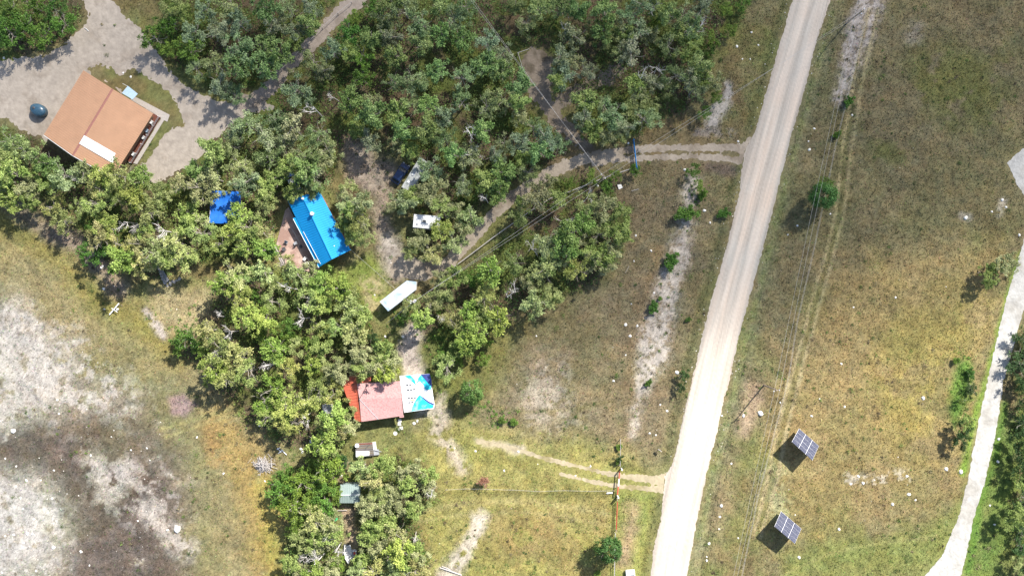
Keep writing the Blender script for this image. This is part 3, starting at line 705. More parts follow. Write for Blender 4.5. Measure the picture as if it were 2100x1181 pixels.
def tree(px, py, r, kind='o', group=None, vi=None):
    rnd = random.Random(int(px*13+py*7))
    hz = {'o': 4.7, 'g': 3.4, 'k': 4, 'd': 6.0, 'r': 1.4, 'b': 2.2}[kind]
    r0 = {'o': 2.45, 'g': 2.4, 'k': 2.4, 'd': 1.95, 'r': 2.1, 'b': 2.3}[kind]
    s = r*PXM/r0*rnd.uniform(.95, 1.08)
    low = .5 if px > 1940 and kind in 'ok' else 1.0
    p = P(px, py, hz*s*low)
    nm = {'o': 'leafy_tree', 'g': 'leafy_tree', 'k': 'leafy_tree', 'd': 'dead_tree', 'r': 'shrub', 'b': 'round_tree'}[kind]
    cat = {'o': 'tree', 'g': 'tree', 'k': 'tree', 'd': 'dead tree', 'r': 'shrub', 'b': 'tree'}[kind]
    grp = group or {'o': 'leafy trees of the wood', 'g': 'leafy trees of the wood', 'k': 'leafy trees of the wood', 'd': 'dead trees among the leafy ones', 'r': 'shrubs', 'b': 'round dense trees in the open'}[kind]
    z0 = float(hgt(p.x, p.y))
    o = thing(nm, (p.x, p.y, z0), None, cat, grp)
    o.rotation_euler = (0, 0, rnd.uniform(0, 6.28)); sz = s*rnd.uniform(.85, 1.15)*low
    o.scale = (s*rnd.uniform(.92, 1.08), s*rnd.uniform(.92, 1.08), sz)
    if kind == 'd':
        b, t = DEADT[rnd.randrange(9) if vi is None else vi]
        link('branches', b, o); link('trunk', t, o); look = 'bare bleached dead tree'
    else:
        ms = KINDS[kind]; c_, t = ms[rnd.randrange(len(ms)) if vi is None else vi]
        cr = link('crown' if kind != 'r' else 'foliage', c_, o); tk = link('trunk' if kind != 'r' else 'stem', t, o)
        # natural tree to tree variation; crowns darker and greyer in the upper wood, brighter and yellower in the lower
        gy = sst(300, 560, py-(px-1000)*.12+0*px) if kind == 'o' else .5
        gy = float(gy); f = rnd.uniform(.72, 1.22)
        cr.color = ((.80+.28*gy)*f*rnd.uniform(.84, 1.12), (.88+.20*gy)*f, (1.0-.12*gy)*f*rnd.uniform(.9, 1.1), 1)
        look = {'o': 'olive green leafy tree', 'g': 'fresh green leafy tree', 'k': 'dark green leafy tree', 'r': 'low green shrub', 'b': 'round dense deep green tree'}[kind]
    PEND.append((o, look, px, py)); TREES.append((px, py, r)); return o
SC = 2.952
SPEC = []
def T(ox, oy, r, kind, s):
    """trees read off a 2.95x enlargement whose corner is at (ox, oy)"""
    v = [float(t) for t in s.split()]
    for i in range(0, len(v), 2):
        rnd = random.Random(int(v[i]*3+v[i+1])); SPEC.append((ox+v[i]/SC, oy+v[i+1]/SC, r*rnd.uniform(.85, 1.2), kind))
T(0,0,23,'g',"60 60 150 150 330 60 400 150 60 200 200 40 250 220 20 120")
T(0,0,23,'g',"950 230 1010 290 1030 150 1150 300")
T(0,0,23,'o',"1100 80 1250 60 1400 50 1300 200 1450 150 1450 290 1180 190 1300 390 1450 420 1330 510 1420 570 1180 420 1050 60")
T(525,0,23,'o',"60 50 200 60 330 60 100 150 230 170 60 270 150 320 330 160 50 400 240 260")
T(525,0,23,'g',"600 100 700 60 560 200 640 480 640 330 230 320")
T(525,0,23,'o',"780 110 900 60 1000 150 1200 100 1270 30 700 230 830 230 850 340 1000 280 1130 200 1250 230 1400 270 1500 320 470 320 560 330 350 370 230 440 420 430 830 500 960 480 1100 430 1250 470 1400 400 1500 450 120 560 250 540 480 560 560 610 700 620 870 680 950 640 1050 650 1150 720 1250 620 1400 640 1500 600 130 720 230 780 380 800 620 780 720 700 900 790 1020 790 1150 850 1380 800 1500 860 60 830 180 870 300 940 430 900 680 850 860 880 930 920 1200 940 1300 960 1450 950 80 960 200 1010 120 1080 330 1050 400 980 560 1150 1060 1010 1100 1110 1250 1120 1380 1100 1480 1050 1000 1150 60 1150 1100 30 830 30")
T(525,0,20,'d',"350 660 1270 770 1300 920 1060 1000 470 580")
T(1050,0,21,'o',"90 130 170 50 290 50 400 60 480 150 560 80 560 180 640 170 700 110 940 100 1040 90 1080 170 380 220 600 250 680 220 760 200 950 280 1010 210 1080 260 300 340 380 360 450 420 320 460 270 510 640 350 720 330 850 220 1060 330 1130 390 980 460 1080 460 1160 480 740 520 850 500 960 540 1100 540 1200 500 440 620 440 720 560 640 620 700 700 680 760 640 850 640 680 770 800 720 500 790 560 830 640 850 770 580 20 30 1150 60 780 40 870 60")
T(1050,0,15,'g',"1230 220 1200 300 1330 180 1300 60 1400 30 1240 590 1070 570 860 140")
T(1050,0,17,'d',"330 170 850 40 830 190 880 420 780 480 1120 180 690 500")
T(1050,0,22,'o',"40 510 40 610 60 710 130 770 200 830 280 890 70 960 170 930 100 1040 230 1110 60 860")
T(1050,0,13,'g',"500 1060 740 1030 570 1130 350 1110 620 1060 1100 1030 1160 1120 1170 680")
T(0,390,24,'o',"60 40 200 60 320 100 180 0 380 190 480 100 600 80 700 60 820 60 600 300 640 220 700 330 900 260 850 330 950 380 1060 320 740 430 860 440 1000 420 1150 230 1100 400 1220 260 1130 130 1000 60 900 140 1420 250 1490 320 1500 220 1230 180 1340 320 1420 500 1370 560 1480 540 1450 640 1260 850 1500 780 1320 960 1450 1000 1280 1080 1500 1100 1380 1140 760 180")
T(0,390,22,'g',"560 230 20 -60 560 380 1130 900 1200 950 1060 940")
T(0,390,19,'d',"760 190 820 200 1000 250 1400 700 1310 770 1390 860 1310 1020 370 30 440 -60")
T(0,280,23,'o',"40 20 140 70 60 120 200 130 300 160 260 240 400 230 330 310 100 220 20 180 180 300 520 220 640 230 740 240 850 250 600 320 960 200 1040 130 1120 90")
T(525,390,22,'o',"60 60 50 260 60 370 560 50 570 130 640 210 600 290 540 200 670 270 830 100 880 60 950 40 1050 30 1120 110 1220 130 1300 160 1130 250 1200 310 1260 240 990 320 940 380 1010 420 1060 370 1540 100 1480 20")
T(525,390,17,'d',"1400 60 200 600 450 720 280 780 100 1060 1100 800 1090 1010 1520 650 300 640")
T(525,390,22,'o',"60 500 170 450 100 570 260 510 350 480 400 560 500 600 560 640 580 720 640 760 320 660 100 680 60 780 380 820 500 820 600 840 620 910 130 960 250 950 200 1080 340 1060 450 1040 520 1080 600 980 650 1020 400 940 740 1030 820 1050 790 970 700 1080 400 690")
T(525,390,19,'g',"200 900 60 900 340 920 200 820 20 640 1310 540")
T(525,390,22,'o',"1130 620 1060 690 1010 770 1220 540 1430 480 1280 720 1380 660 1400 760 1480 780 1240 830 1180 780 1330 850 1200 960 1280 920 1150 1080 940 720 1120 540")
T(525,390,15,'g',"890 760 1390 910 1250 1010 1130 1000 1380 1020 1160 560")
T(1050,390,22,'o',"60 60 60 150 150 60 270 60 340 180 450 80 480 130 560 80 620 110 560 190 660 150 420 190 520 270 600 230 650 260 350 260 230 310 400 310 320 350 20 440 240 420 320 440 390 490 200 480 470 390 540 400 600 350 560 450 500 440 90 570 180 620 150 690 240 640 130 520")
T(1050,390,17,'d',"120 350 450 330 20 620 470 30 330 190")
T(525,781,22,'g',"40 120 340 510 440 540 480 470 100 60")
T(525,781,22,'o',"180 180 60 220 150 110 220 250 300 130 420 270 480 300 400 360 480 200 550 180 560 270 450 400 380 60 470 80")
T(525,781,19,'d',"330 170 290 220 430 970 300 1070 220 1030 480 1030 1060 700 380 1090")
T(525,781,23,'g',"180 590 200 650 280 620 350 600 140 680 300 710 400 680 460 700 220 760 330 770 420 760 260 830 230 900 490 1110")
T(525,781,22,'o',"360 850 450 860 480 920 270 960 360 950 220 1090 440 1120 250 1150 350 1160 300 1000 380 1020")
T(525,781,22,'o',"640 530 730 530 800 490 700 610 900 570 980 540 1040 560 930 630 1030 650 830 650 740 710 660 740 680 790 780 760 860 710 900 760 1010 730 960 770 720 880 800 860 690 930 760 980 850 920 700 1000 640 1060 800 1080 880 1020 960 1020 1000 1090 900 1100 720 1140 630 1150 820 1160 960 1150")
T(1575,390,17,'o',"1350 490 1400 460 1330 550 1460 420 1480 470")
T(1575,390,22,'k',"1560 900 1590 980 1540 1050 1550 1140")
T(1575,781,20,'k',"1550 60 1560 150 1555 260 1545 360 1560 440 1540 520 1580 580 1560 740 1555 900 1540 1010 1560 1120 1190 310 1170 370")
T(1575,781,15,'o',"1480 780 1470 860 1500 1110 1550 620 1200 250")
T(0,0,23,'o',"1480 660 1320 820 1400 880 1500 760 1290 930 1200 1030 1300 1080 1450 1000 1090 1130 1500 1100 1210 1140 1380 1150 960 1175 700 1120 560 1150 1420 780")
T(0,0,18,'d',"1240 1010")
T(525,390,20,'o',"740 1080 820 1110 640 1100 230 20 330 -20 480 1100")
SPEC += [(492,440,25,'o'),(470,380,20,'o'),(690,880,22,'o'),(655,895,22,'o'),(672,862,15,'o'),(608,352,22,'o')]
# the wood: dead trees, then the leafy trees that show largest as things; the small crowded rest as one mass
dead = [t for t in SPEC if t[3] == 'd']; dead = [t for i, t in enumerate(dead) if i % 4 != 3]; leafy = []
for t in [t for t in SPEC if t[3] != 'd']:
    if -25 < t[0] < 2125 and -25 < t[1] < 1206 and all(math.hypot(t[0]-q[0], t[1]-q[1]) > 15 for q in leafy) and not any(math.hypot(t[0]-q[0], t[1]-q[1]) < 9 for q in dead): leafy.append(t)
def show(t):
    return min(math.hypot(t[0]-q[0], t[1]-q[1]) for q in leafy if q is not t)*.6+t[2]
def fit(t):
    px, py, r, k = t[:4]; a, b = np.array([px]), np.array([py])
    d = min(float(seg_dist(a, b, L_, 5)[0]) for L_ in (DRIVE1, BRANCH, TRACK, WOODS))
    d = min(d, float(poly_sd(a, b, YARD)[0])+4)
    if d < 3: return None
    for hp in ([(431,393),(458,393),(456,459),(430,459)], [(705,790),(890,785),(890,845),(738,864)], [(592,418),(655,398),(717,512),(656,543),(575,500)], [(171,145),(314,233),(245,335),(95,275)],
               [(849,440),(882,443),(882,468),(847,466)], [(808,345),(850,330),(862,335),(840,370),(815,380)], [(778,618),(840,576),(853,596),(796,638)], [(697,994),(728,994),(728,1036),(697,1036)], [(706,1116),(730,1116),(728,1156),(706,1156)], [(730,908),(776,908),(776,935),(730,935)]):
        e_ = float(poly_sd(a, b, hp)[0])-4
        if e_ < 4: return None
        d = min(d, e_)
    return (px, py, min(r, max(11, d+9)), k)
leafy = [q for q in map(fit, leafy) if q]
leafy = [t for _, t in sorted([(show(t), t) for t in leafy], reverse=True)]; NT = 280
for t in dead: tree(*t)
for t in leafy[:NT]: tree(t[0], t[1], t[2]*1.08, t[3])
REST = leafy[NT:]
for px, py, r in ((735,415,25),(738,455,24),(722,432,18),(640,365,24),(622,352,24),(786,764,21),(700,888,17)):
    o = tree(px, py, r, 'o'); o.scale[2] *= 1.35; q_ = P(px, py, 6.5*o.scale[2]*.8); o.location[0] = q_.x; o.location[1] = q_.y
def tree_mass():
    V = []; Q = []; K = []; k = 0
    for px, py, r, kind in REST:
        rnd = random.Random(int(px*17+py)); c_, t_ = KINDS[kind][rnd.randrange(len(KINDS[kind]))]
        n = len(c_.vertices); co = np.empty(n*3, np.float32); c_.vertices.foreach_get('co', co); co = co.reshape(-1, 3)
        tc = np.empty(n*4, np.float32); c_.color_attributes['tint'].data.foreach_get('color', tc); tc = tc.reshape(-1, 4)[:, :3]
        s_ = r*PXM/2.45; p = P(px, py, 4.0*s_); a = rnd.uniform(0, 6.28); ca, sa = math.cos(a), math.sin(a)
        co = np.stack([co[:, 0]*ca-co[:, 1]*sa, co[:, 0]*sa+co[:, 1]*ca, co[:, 2]], -1)*s_+np.array([p.x, p.y, float(hgt(p.x, p.y))])
        V.append(co); K.append(tc*rnd.uniform(.82, 1.15)); Q.append(np.arange(n).reshape(-1, 4)+k); k += n
    o = link('crowded_small_trees', np_mesh('crowded_small_trees', np.concatenate(V), np.concatenate(Q), M_leaf, np.concatenate(K)))
    o.color = (1, 1, 1, 1)
    tag(o, 'small crowded trees filling in between the larger leafy trees', 'trees', kind='stuff')
if REST: tree_mass()
print('LEAFY', len(leafy), 'REST', len(REST), 'DEAD', len(dead))
# single trees and bushes standing in the open
rnd_ = random.Random(3)
for px, py, r, k in [(1684,404,28,'r'),(1695,378,14,'g'),(1740,208,11,'r'),(1716,277,9,'r'),(1376,535,17,'r'),(1341,631,12,'r'),(1353,612,5,'r'),(1330,785,7,'r'),
                     (1407,437,18,'r'),(1440,400,9,'r'),(1484,437,11,'r'),(1401,770,12,'k'),(1395,795,10,'k'),(1247,1123,26,'r'),(967,803,25,'r'),(1227,1178,9,'r'),(1055,865,9,'r'),
                     (1270,917,8,'r'),(1271,938,8,'k'),(1268,948,6,'r'),(775,705,14,'k'),(762,693,12,'k'),(1992,795,13,'k'),(1960,740,8,'r'),(700,945,16,'k'),(1030,862,8,'r'),(1412,655,6,'r'),
                     (1990,765,9,'r'),(1975,820,9,'g')]:
    if r > 20 and k == 'r': 
        o = tree(px, py, r, 'b'); o.scale[2] *= 1.5; o.scale[0] *= rnd_.uniform(.9, 1.15)
    else: tree(px, py, r, k, 'shrubs')
o = tree(993, 991, 7, 'd', None); o.children[0].name = 'branches'
o['group'] = 'dead trees among the leafy ones'
PEND[-1] = (o, 'little rust-brown dead sapling in the field', 993, 991)
M_rust = mat('rusty_needles', (.42, .13, .07), .9, .3, 8)
rb = crown_mesh('rusty', 777, .9, 3.4, 8, ((.20, .10, .06), (.42, .22, .15)), (.08, .15), .1, .7)
for ch in list(o.children): bpy.data.objects.remove(ch)
o.scale = (.9, .9, .9); link('crown', rb[0], o); link('trunk', rb[1], o)
o = tree(850+0, 1098, 10, 'd'); PEND[-1] = (o, 'dark reddish dead bush', 850, 1098)
label_pending()
print('TREES', len(TREES), 'dead', sum(1 for o in COL.objects if o.name.startswith('dead_tree')), 'shrub', sum(1 for o in COL.objects if o.name.startswith('shrub')))

# ------------------------------------------------------------ buildings and other things
def pm(n, c, r=.6, v=.08, sc=3, b=0, me=0, sp=.4, v2=None): return mat(n, alb(c) if c[0] > 1 else c, r, v, sc, b, me, spec=sp, var2=v2)
M_brown = mat('copper_metal_roof', (.45, .262, .160), .5, .07, .5, 0, spec=.25)
M_ridge = mat('ridge_cap_metal', (.33, .15, .12), .5, .08, 2)
M_wood = mat('stained_deck', (.15, .055, .035), .7, .2, 3)
M_wall = mat('timber_wall', (.26, .17, .11), .8, .2, 3)
M_white = mat('white_paint', (.72, .72, .71), .5, .05, 2)
M_bright = mat('bright_white_panel', (.84, .85, .86), .3, .02, 2, spec=.6)
M_conc = mat('concrete', (.42, .38, .34), .9, .12, 3, .1)
M_grey = mat('grey_metal', (.30, .31, .33), .5, .12, 3, spec=.5)
M_dgrey = mat('dark_metal', (.07, .07, .075), .5, .2, 3, spec=.5)
M_lblue = mat('pale_blue_metal', (.38, .50, .60), .45, .08, 2)
M_glass = mat('dark_glass', (.03, .035, .045), .12, .1, 2, spec=.8)
M_tyre = mat('rubber', (.03, .03, .03), .9, .1, 4)
M_blueR = mat('blue_metal_roof', (.012, .27, .60), .6, .05, .8, spec=.15)
M_blueT = mat('blue_tarp', (.012, .12, .46), .6, .15, 2, .15)
M_deck = mat('weathered_deck_boards', (.46, .33, .27), .85, .16, 2.5, var2=((.32, .20, .16), .5, .45, .6))
M_deckg = mat('grey_boards', (.36, .32, .30), .85, .16, 4)
M_red = mat('orange_red_metal_roof', (.50, .12, .07), .5, .08, .8, spec=.4)
M_pink = mat('faded_pink_shingles', (.45, .265, .25), .85, .16, 2.2, var2=((.40, .17, .17), 4.2, .52, .66))
M_cyan = mat('cyan_tarp', (.02, .48, .60), .55, .25, 1.2, .2, var2=((.25, .72, .74), .9, .5, .65))
M_navy = mat('navy_cloth', (.04, .06, .22), .6, .2, 2)
M_green = mat('grey_green_metal', (.24, .30, .28), .45, .08, 2, spec=.5)
M_log = mat('silver_grey_timber', (.42, .39, .37), .9, .2, 5)
M_pole = mat('pole_timber', (.30, .24, .19), .9, .2, 6)
M_redp = mat('red_paint', (.50, .09, .06), .6, .15, 3)
M_bluep = mat('blue_paint', (.02, .24, .60), .45, .1, 3)
M_pv = mat('solar_cells', (.045, .05, .085), .45, .15, 6, spec=.2)
M_alu = mat('aluminium', (.70, .70, .72), .4, .05, 3, spec=.6)
M_tank = mat('dark_blue_plastic', (.035, .085, .13), .3, .15, 1.5, spec=.6)
M_wire = mat('cable', (.45, .43, .41), .7, .1, 3)
M_roofg = mat('weathered_grey_roof', (.40, .41, .40), .8, .2, 1.5, var2=((.22, .24, .22), 1.2, .5, .65))
M_boat = mat('boat_gelcoat', (.62, .61, .60), .5, .1, 2)
M_tan = mat('tan_board', (.55, .36, .18), .8, .1, 3)
M_rock = mat('pale_rock', (.70, .68, .64), .9, .14, 3, .4)

def lerp4(q, u, v):
    a, b, c, d = q   # a-b along u at v=0, d-c at v=1
    return (a.lerp(b, u)).lerp(d.lerp(c, u), v)
def ribs(mb, q, n, wd=.05, h=.035, along='v', m0=0, m1=1, off=.002):
    """standing seams on a roof quad (a,b,c,d): lines running a->d, spaced along a->b"""
    nrm = (q[1]-q[0]).cross(q[3]-q[0]).normalized(); nrm = nrm if nrm.z > 0 else -nrm
    for i in range(n):
        u = (i+.5)/n; p0 = lerp4(q, u, .01); p1 = lerp4(q, u, .99)
        t = (p1-p0).normalized(); s_ = t.cross(nrm)*wd/2
        lo = nrm*off; up = nrm*(h+off)
        mb.add([p0-s_+lo, p0+s_+lo, p1+s_+lo, p1-s_+lo, p0-s_*.5+up, p0+s_*.5+up, p1+s_*.5+up, p1-s_*.5+up],
               [(0,3,2,1),(4,5,6,7),(0,1,5,4),(1,2,6,5),(2,3,7,6),(3,0,4,7)])
def inset(poly, k):
    c = sum((Vector(p) for p in poly), Vector())/len(poly); return [Vector(p)+(c-Vector(p)).normalized()*k for p in poly]
def walls(poly, z0, z1, m, parent, th=.18, name='wall'):
    for i in range(len(poly)):
        a, b = poly[i], poly[(i+1) % len(poly)]; d = (Vector(b)-Vector(a)).normalized()*th/2
        mb = MB(); mb.wall(Vector(a)+d*1.02, Vector(b)-d*1.02, z0, z1, z1, th); mb.build(name, m, parent)
def mid(*ps): return sum((Vector(p) for p in ps), Vector())/len(ps)
def G(px, py): p = P(px, py); p.z = float(hgt(p.x, p.y)); return p

# brown-roofed house
A, B, RT, RB, C_, D_ = P(171,144.7,3.0), P(89.6,276.8,3.0), P(230.6,182.8,4.9), P(149,319,4.9), P(314,233.4,3.0), P(230.6,364.4,3.0)
h = thing('brown_roofed_house', (*mid(A, B, C_, D_).xy, 0), 'square house with a copper-brown metal roof and covered side porch beside the gravel yard', 'house')
ft = inset([Vector((v.x, v.y, 0)) for v in (A, C_, D_, B)], 1.0)
walls(ft, -.3, 2.75, M_wall, h)
rf = MB().slab([A, RT, RB, B], .12).build('roof_slope', M_brown, h); q = [A, B, RB, RT]; mb = MB(); ribs(mb, q, 34); mb.build('roof_seams', M_brown, rf)
rf2 = MB().slab([RT, C_, D_, RB], .12).build('roof_slope', M_brown, h); q = [RT, RB, D_, C_]; mb = MB(); ribs(mb, q, 34); mb.build('roof_seams', M_brown, rf2)
d = (RB-RT).normalized(); s_ = Vector((d.y, -d.x, 0))*.22; u_ = Vector((0, 0, .05))
mb = MB(); dz = Vector((0, 0, -.09)); mb.add([RT+s_+dz+u_, RT+u_*1.6, RT-s_+dz+u_, RB+s_+dz+u_, RB+u_*1.6, RB-s_+dz+u_, RT-u_*2, RB-u_*2], [(0,1,4,3),(1,2,5,4),(0,6,2,1),(3,4,5,7),(0,3,7,6),(2,6,7,5)]); mb.build('ridge_cap', M_ridge, h)
for a, b, nm in ((B, RB, 'fascia'), (RB, D_, 'fascia')):
    o_ = (Vector(D_)-Vector(C_)).normalized()*.03; o_.z = 0
    mb = MB(); th = Vector((0, 0, .22)); w_ = (Vector(D_)-Vector(C_)).normalized()*.1; w_.z = 0
    p = [a+o_-th, b+o_-th, b+o_+w_-th, a+o_+w_-th, a+o_, b+o_, b+o_+w_, a+o_+w_]; mb.add(p, [(0,3,2,1),(4,5,6,7),(0,1,5,4),(1,2,6,5),(2,3,7,6),(3,0,4,7)]); mb.build(nm, M_white, h)
def onslope(px, py, lift=.1):
    # point of the right-hand slope seen at this pixel
    n_ = (C_-RT).cross(RB-RT).normalized(); o_ = Vector((0, 0, H)); d_ = P(px, py, 0)-o_
    t_ = (RT-o_).dot(n_)/d_.dot(n_); return o_+d_*t_+Vector((0, 0, lift))
mb = MB(); mb.slab([onslope(*p) for p in ((173,278),(237.5,315),(235,321),(237,323),(231.5,335),(163,295))], .05); mb.build('roof_panel', M_bright, h)
dk = [P(300,258,.35), P(329,240.5,.35), P(270.5,334.8,.35), P(245,330,.35)]
pd = MB().slab([P(296,224,.35), P(328.6,240.5,.35), P(270.8,335.5,.35), P(240,318,.35)], .3).build('porch_deck', M_wood, h)
a, b = P(328.6,240.5,.35), P(270.8,335.5,.35)
for k in range(6):
    p = a.lerp(b, k/5)+(b-a).cross(Vector((0, 0, 1))).normalized()*.12
    MB().box(p+Vector((0, 0, .55)), (.1, .1, 1.15)).build('porch_post', M_white, h)
for z_ in (.9, .5):
    MB().tube([a+Vector((0, 0, z_)), b+Vector((0, 0, z_))], .035).build('porch_rail', M_grey, h)
mb = MB().slab([P(262,176.5,2.3), P(282.5,192.7,2.3), P(272,204.5,2.5), P(250,191.3,2.5)], .06); ex = mb.build('entrance_awning', M_lblue, h)
mb = MB(); q = [P(262,176.5,2.3), P(282.5,192.7,2.3), P(272,204.5,2.5), P(250,191.3,2.5)]; ribs(mb, q, 6, .06, .03); mb.build('awning_seams', M_lblue, ex)
for px, py in ((262,177.5),(281.5,193)):
    p = P(px, py); MB().box((p.x, p.y, 1.1), (.09, .09, 2.3)).build('awning_post', M_white, h)
tag(MB().slab([P(272,196,.05), P(348,236,.05), P(343,250,.05), P(330,244,.05), P(315,232,.05), P(268,205,.05)], .15).build('concrete_walk', M_conc), kind='structure')
tag(MB().slab([P(331,243,.06), P(337,246,.06), P(281,337,.06), P(273,335,.06)], .15).build('concrete_edge', M_conc), kind='structure')

def chair(p, rz, label, m, group='chairs on the house porch'):
    t = thing('patio_chair', p, label, 'chair', group); t.rotation_euler = (0, 0, rz); ms = []
    def lb(name, c, sz, mm=m):
        mb = MB().box(c, sz); me = mesh_of(mb, name, mm); link(name, me, t)
    lb('seat', (0, 0, .43), (.6, .58, .07)); lb('backrest', (0, -.3, .72), (.6, .07, .55))
    for sx in (-1, 1):
        lb('armrest', (sx*.32, -.02, .62), (.07, .55, .04))
        for sy in (-1, 1): lb('leg', (sx*.27, sy*.24, .2), (.05, .05, .4))
    return t
hz_ = math.atan2(-(b-a).x, (b-a).y)+math.pi/2
PZ = .35
for (px, py, lab) in ((313,252,'white chair at the upper end of the brown house porch'), (303,269,'pale blue chair in the row on the brown house porch'),
                      (296,283,'white chair in the middle of the brown house porch'), (275.5,317,'white chair alone at the lower end of the brown house porch')):
    chair(tuple(P(px, py, PZ)), R(-32)+math.pi/2, lab, M_lblue if 'blue' in lab[:10] else M_white)
# water tank
c = P(83, 228); t = thing('water_tank', (c.x+.05, c.y-.05, 0), 'squat dark blue plastic tank beside the brown-roofed house', 'tank')
t.scale = (1.12, .86, 1); t.rotation_euler = (0, 0, R(-28))
me = mesh_of(MB().lathe((0, 0, 0), [(1.42, 0), (1.5, .15), (1.47, .5), (1.5, .55), (1.47, .95), (1.5, 1.0), (1.4, 1.35), (1.1, 1.62), (.6, 1.78), (.2, 1.82), (.01, 1.83)], 32), 'tank_body', M_tank)
me.polygons.foreach_set('use_smooth', [True]*len(me.polygons)); bd = link('tank_body', me, t)
mb = MB()
for k in range(10):
    a_ = 2*math.pi*k/10; pts = [Vector((math.cos(a_)*r_, math.sin(a_)*r_, z_)) for r_, z_ in ((.45,1.81),(1.1,1.63),(1.38,1.38),(1.48,1.0),(1.48,.2))]
    mb.tube(pts, .045, 5)
link('stiffening_ribs', mesh_of(mb, 'ribs', M_tank), bd)
link('lid', mesh_of(MB().lathe((-.5, .1, 1.7), [(.28, 0), (.28, .16), (.2, .2), (.01, .2)], 16), 'lid', M_dgrey), t)
link('outlet_pipe', mesh_of(MB().tube([(-1.5, .2, .3), (-1.8, .25, .3), (-1.85, .25, .1)], .08), 'pipe', M_dgrey), t)

# blue-roofed cabin
a1, b1, c1, d1 = P(588.8,410.3,2.9), P(654.6,391.7,2.9), P(719,512.8,2.9), P(656.4,546,2.9)
r1, r2 = P(620,402,4.4), P(681,531.5,4.4)
cb = thing('blue_roofed_cabin', (*mid(a1, b1, c1, d1).xy, 0), 'long cabin with a bright blue ribbed metal roof beside the lawn', 'cabin')
ft = inset([Vector((v.x, v.y, 0)) for v in (a1, b1, c1, d1)], .7); walls(ft, -.3, 2.7, M_wall, cb)
for qd in ([a1, r1, r2, d1], [r1, b1, c1, r2]):
    rr = MB().slab(qd, .1).build('roof_slope', M_blueR, cb); mb = MB(); ribs(mb, [qd[0], qd[3], qd[2], qd[1]], 30, .07, .04); mb.build('roof_seams', M_blueR, rr)
mb = MB(); dd = (r2-r1).normalized(); ss = Vector((dd.y, -dd.x, 0))*.16
mb.add([r1+ss, r1+Vector((0, 0, .07)), r1-ss, r2+ss, r2+Vector((0, 0, .07)), r2-ss, r1-Vector((0,0,.1)), r2-Vector((0,0,.1))], [(0,1,4,3),(1,2,5,4),(0,6,2,1),(3,4,5,7),(0,3,7,6),(2,6,7,5)]); mb.build('ridge_cap', M_blueR, cb)
e0, e1 = P(602,446,2.95), P(654,548,2.75)
MB().slab([P(600.5,447.5,2.72), P(606,446,2.8), P(659,545,2.8), P(652.5,548.5,2.68)], .05).build('porch_eave', M_blueR, cb)
MB().tube([P(622,475,3.25), P(657,541,3.1)], .05).build('roof_rail', M_white, cb)
MB().tube([P(601,449,2.78), P(653.5,549,2.68)], .06).build('gutter', M_white, cb)
ch = P(640.8,438.5,4.5); cm = MB().box((ch.x, ch.y, 4.55), (.6, .6, .95), R(-28)).build('chimney', M_white, cb); MB().lathe((ch.x, ch.y, 5.03), [(.34, 0), (.36, .06), (.01, .14)], 12).build('chimney_cap', M_white, cm)
for px, py in ((686,505),(711,505)):
    p = P(px, py, 3.5 if px < 700 else 3.1); MB().lathe((p.x, p.y, p.z-.25), [(.09, 0), (.09, .55), (.15, .57), (.01, .66)], 10).build('vent_pipe', M_white, cb)
v0 = P(621,407,4.45); MB().box((v0.x, v0.y, 4.45), (.5, .4, .3), R(-28)).build('roof_vent', M_white, cb)
# deck
dpoly = [P(585,431,.45), P(566,503.4,.45), P(586,542,.45), P(640,560,.45), P(657,550,.45), P(603,446,.45), P(592,425,.45)]
dk = thing('wooden_deck', (*mid(*dpoly).xy, 0), 'large angled timber deck along the left side of the blue-roofed cabin', 'deck')
c0 = MB().slab(dpoly, .4).build('deck_frame', M_deckg, dk)
# individual boards clipped to the deck outline
P2 = [(p.x, p.y) for p in dpoly]; u = (Vector((*P2[5], 0))-Vector((*P2[4], 0))).normalized(); nn = Vector((-u.y, u.x, 0)); o0 = Vector((*P2[4], 0))
def clip_line(p, d_):
    ts = []
    for i in range(len(P2)):
        a = Vector((*P2[i], 0)); b = Vector((*P2[(i+1) % len(P2)], 0)); e = b-a; den = d_.x*e.y-d_.y*e.x
        if abs(den) < 1e-9: continue
        t_ = ((a.x-p.x)*e.y-(a.y-p.y)*e.x)/den; s2 = ((a.x-p.x)*d_.y-(a.y-p.y)*d_.x)/den
        if 0 <= s2 <= 1: ts.append(t_)
    return sorted(ts)
mb = MB(); k = -6.0
while k < 12:
    ts = clip_line(o0+nn*k, u)
    if len(ts) >= 2 and ts[-1]-ts[0] > .3:
        p0, p1 = o0+nn*k+u*(ts[0]+.04), o0+nn*k+u*(ts[-1]-.04); m_ = (p0+p1)/2
        mb.box((m_.x, m_.y, .47), ((p1-p0).length, .2, .03), math.atan2(u.y, u.x))
    k += .24
mb.build('deck_boards', M_deck, dk)
sd = (P(586,542)-P(566,503.4)).normalized(); sn = Vector((sd.y, -sd.x, 0))
if sn.x > 0: sn = -sn
m_ = mid(P(566,503.4), P(586,542))
for i in range(3): 
    cc = m_+sn*(.18+.36*i); MB().box((cc.x, cc.y, .34-.12*i), (4.3, .3, .08), math.atan2(sd.y, sd.x)).build('step', M_deckg, dk)
for a_, b_ in (((597,466),(615,498)), ((628,525),(643,553))):
    p0, p1 = P(*a_, 1.3), P(*b_, 1.3); rl = MB().tube([p0, p1], .06).build('railing', M_log, dk)
    for q_ in range(4):
        pp = p0.lerp(p1, q_/3); MB().box((pp.x, pp.y, .88), (.08, .08, .8)).build('baluster', M_log, rl)
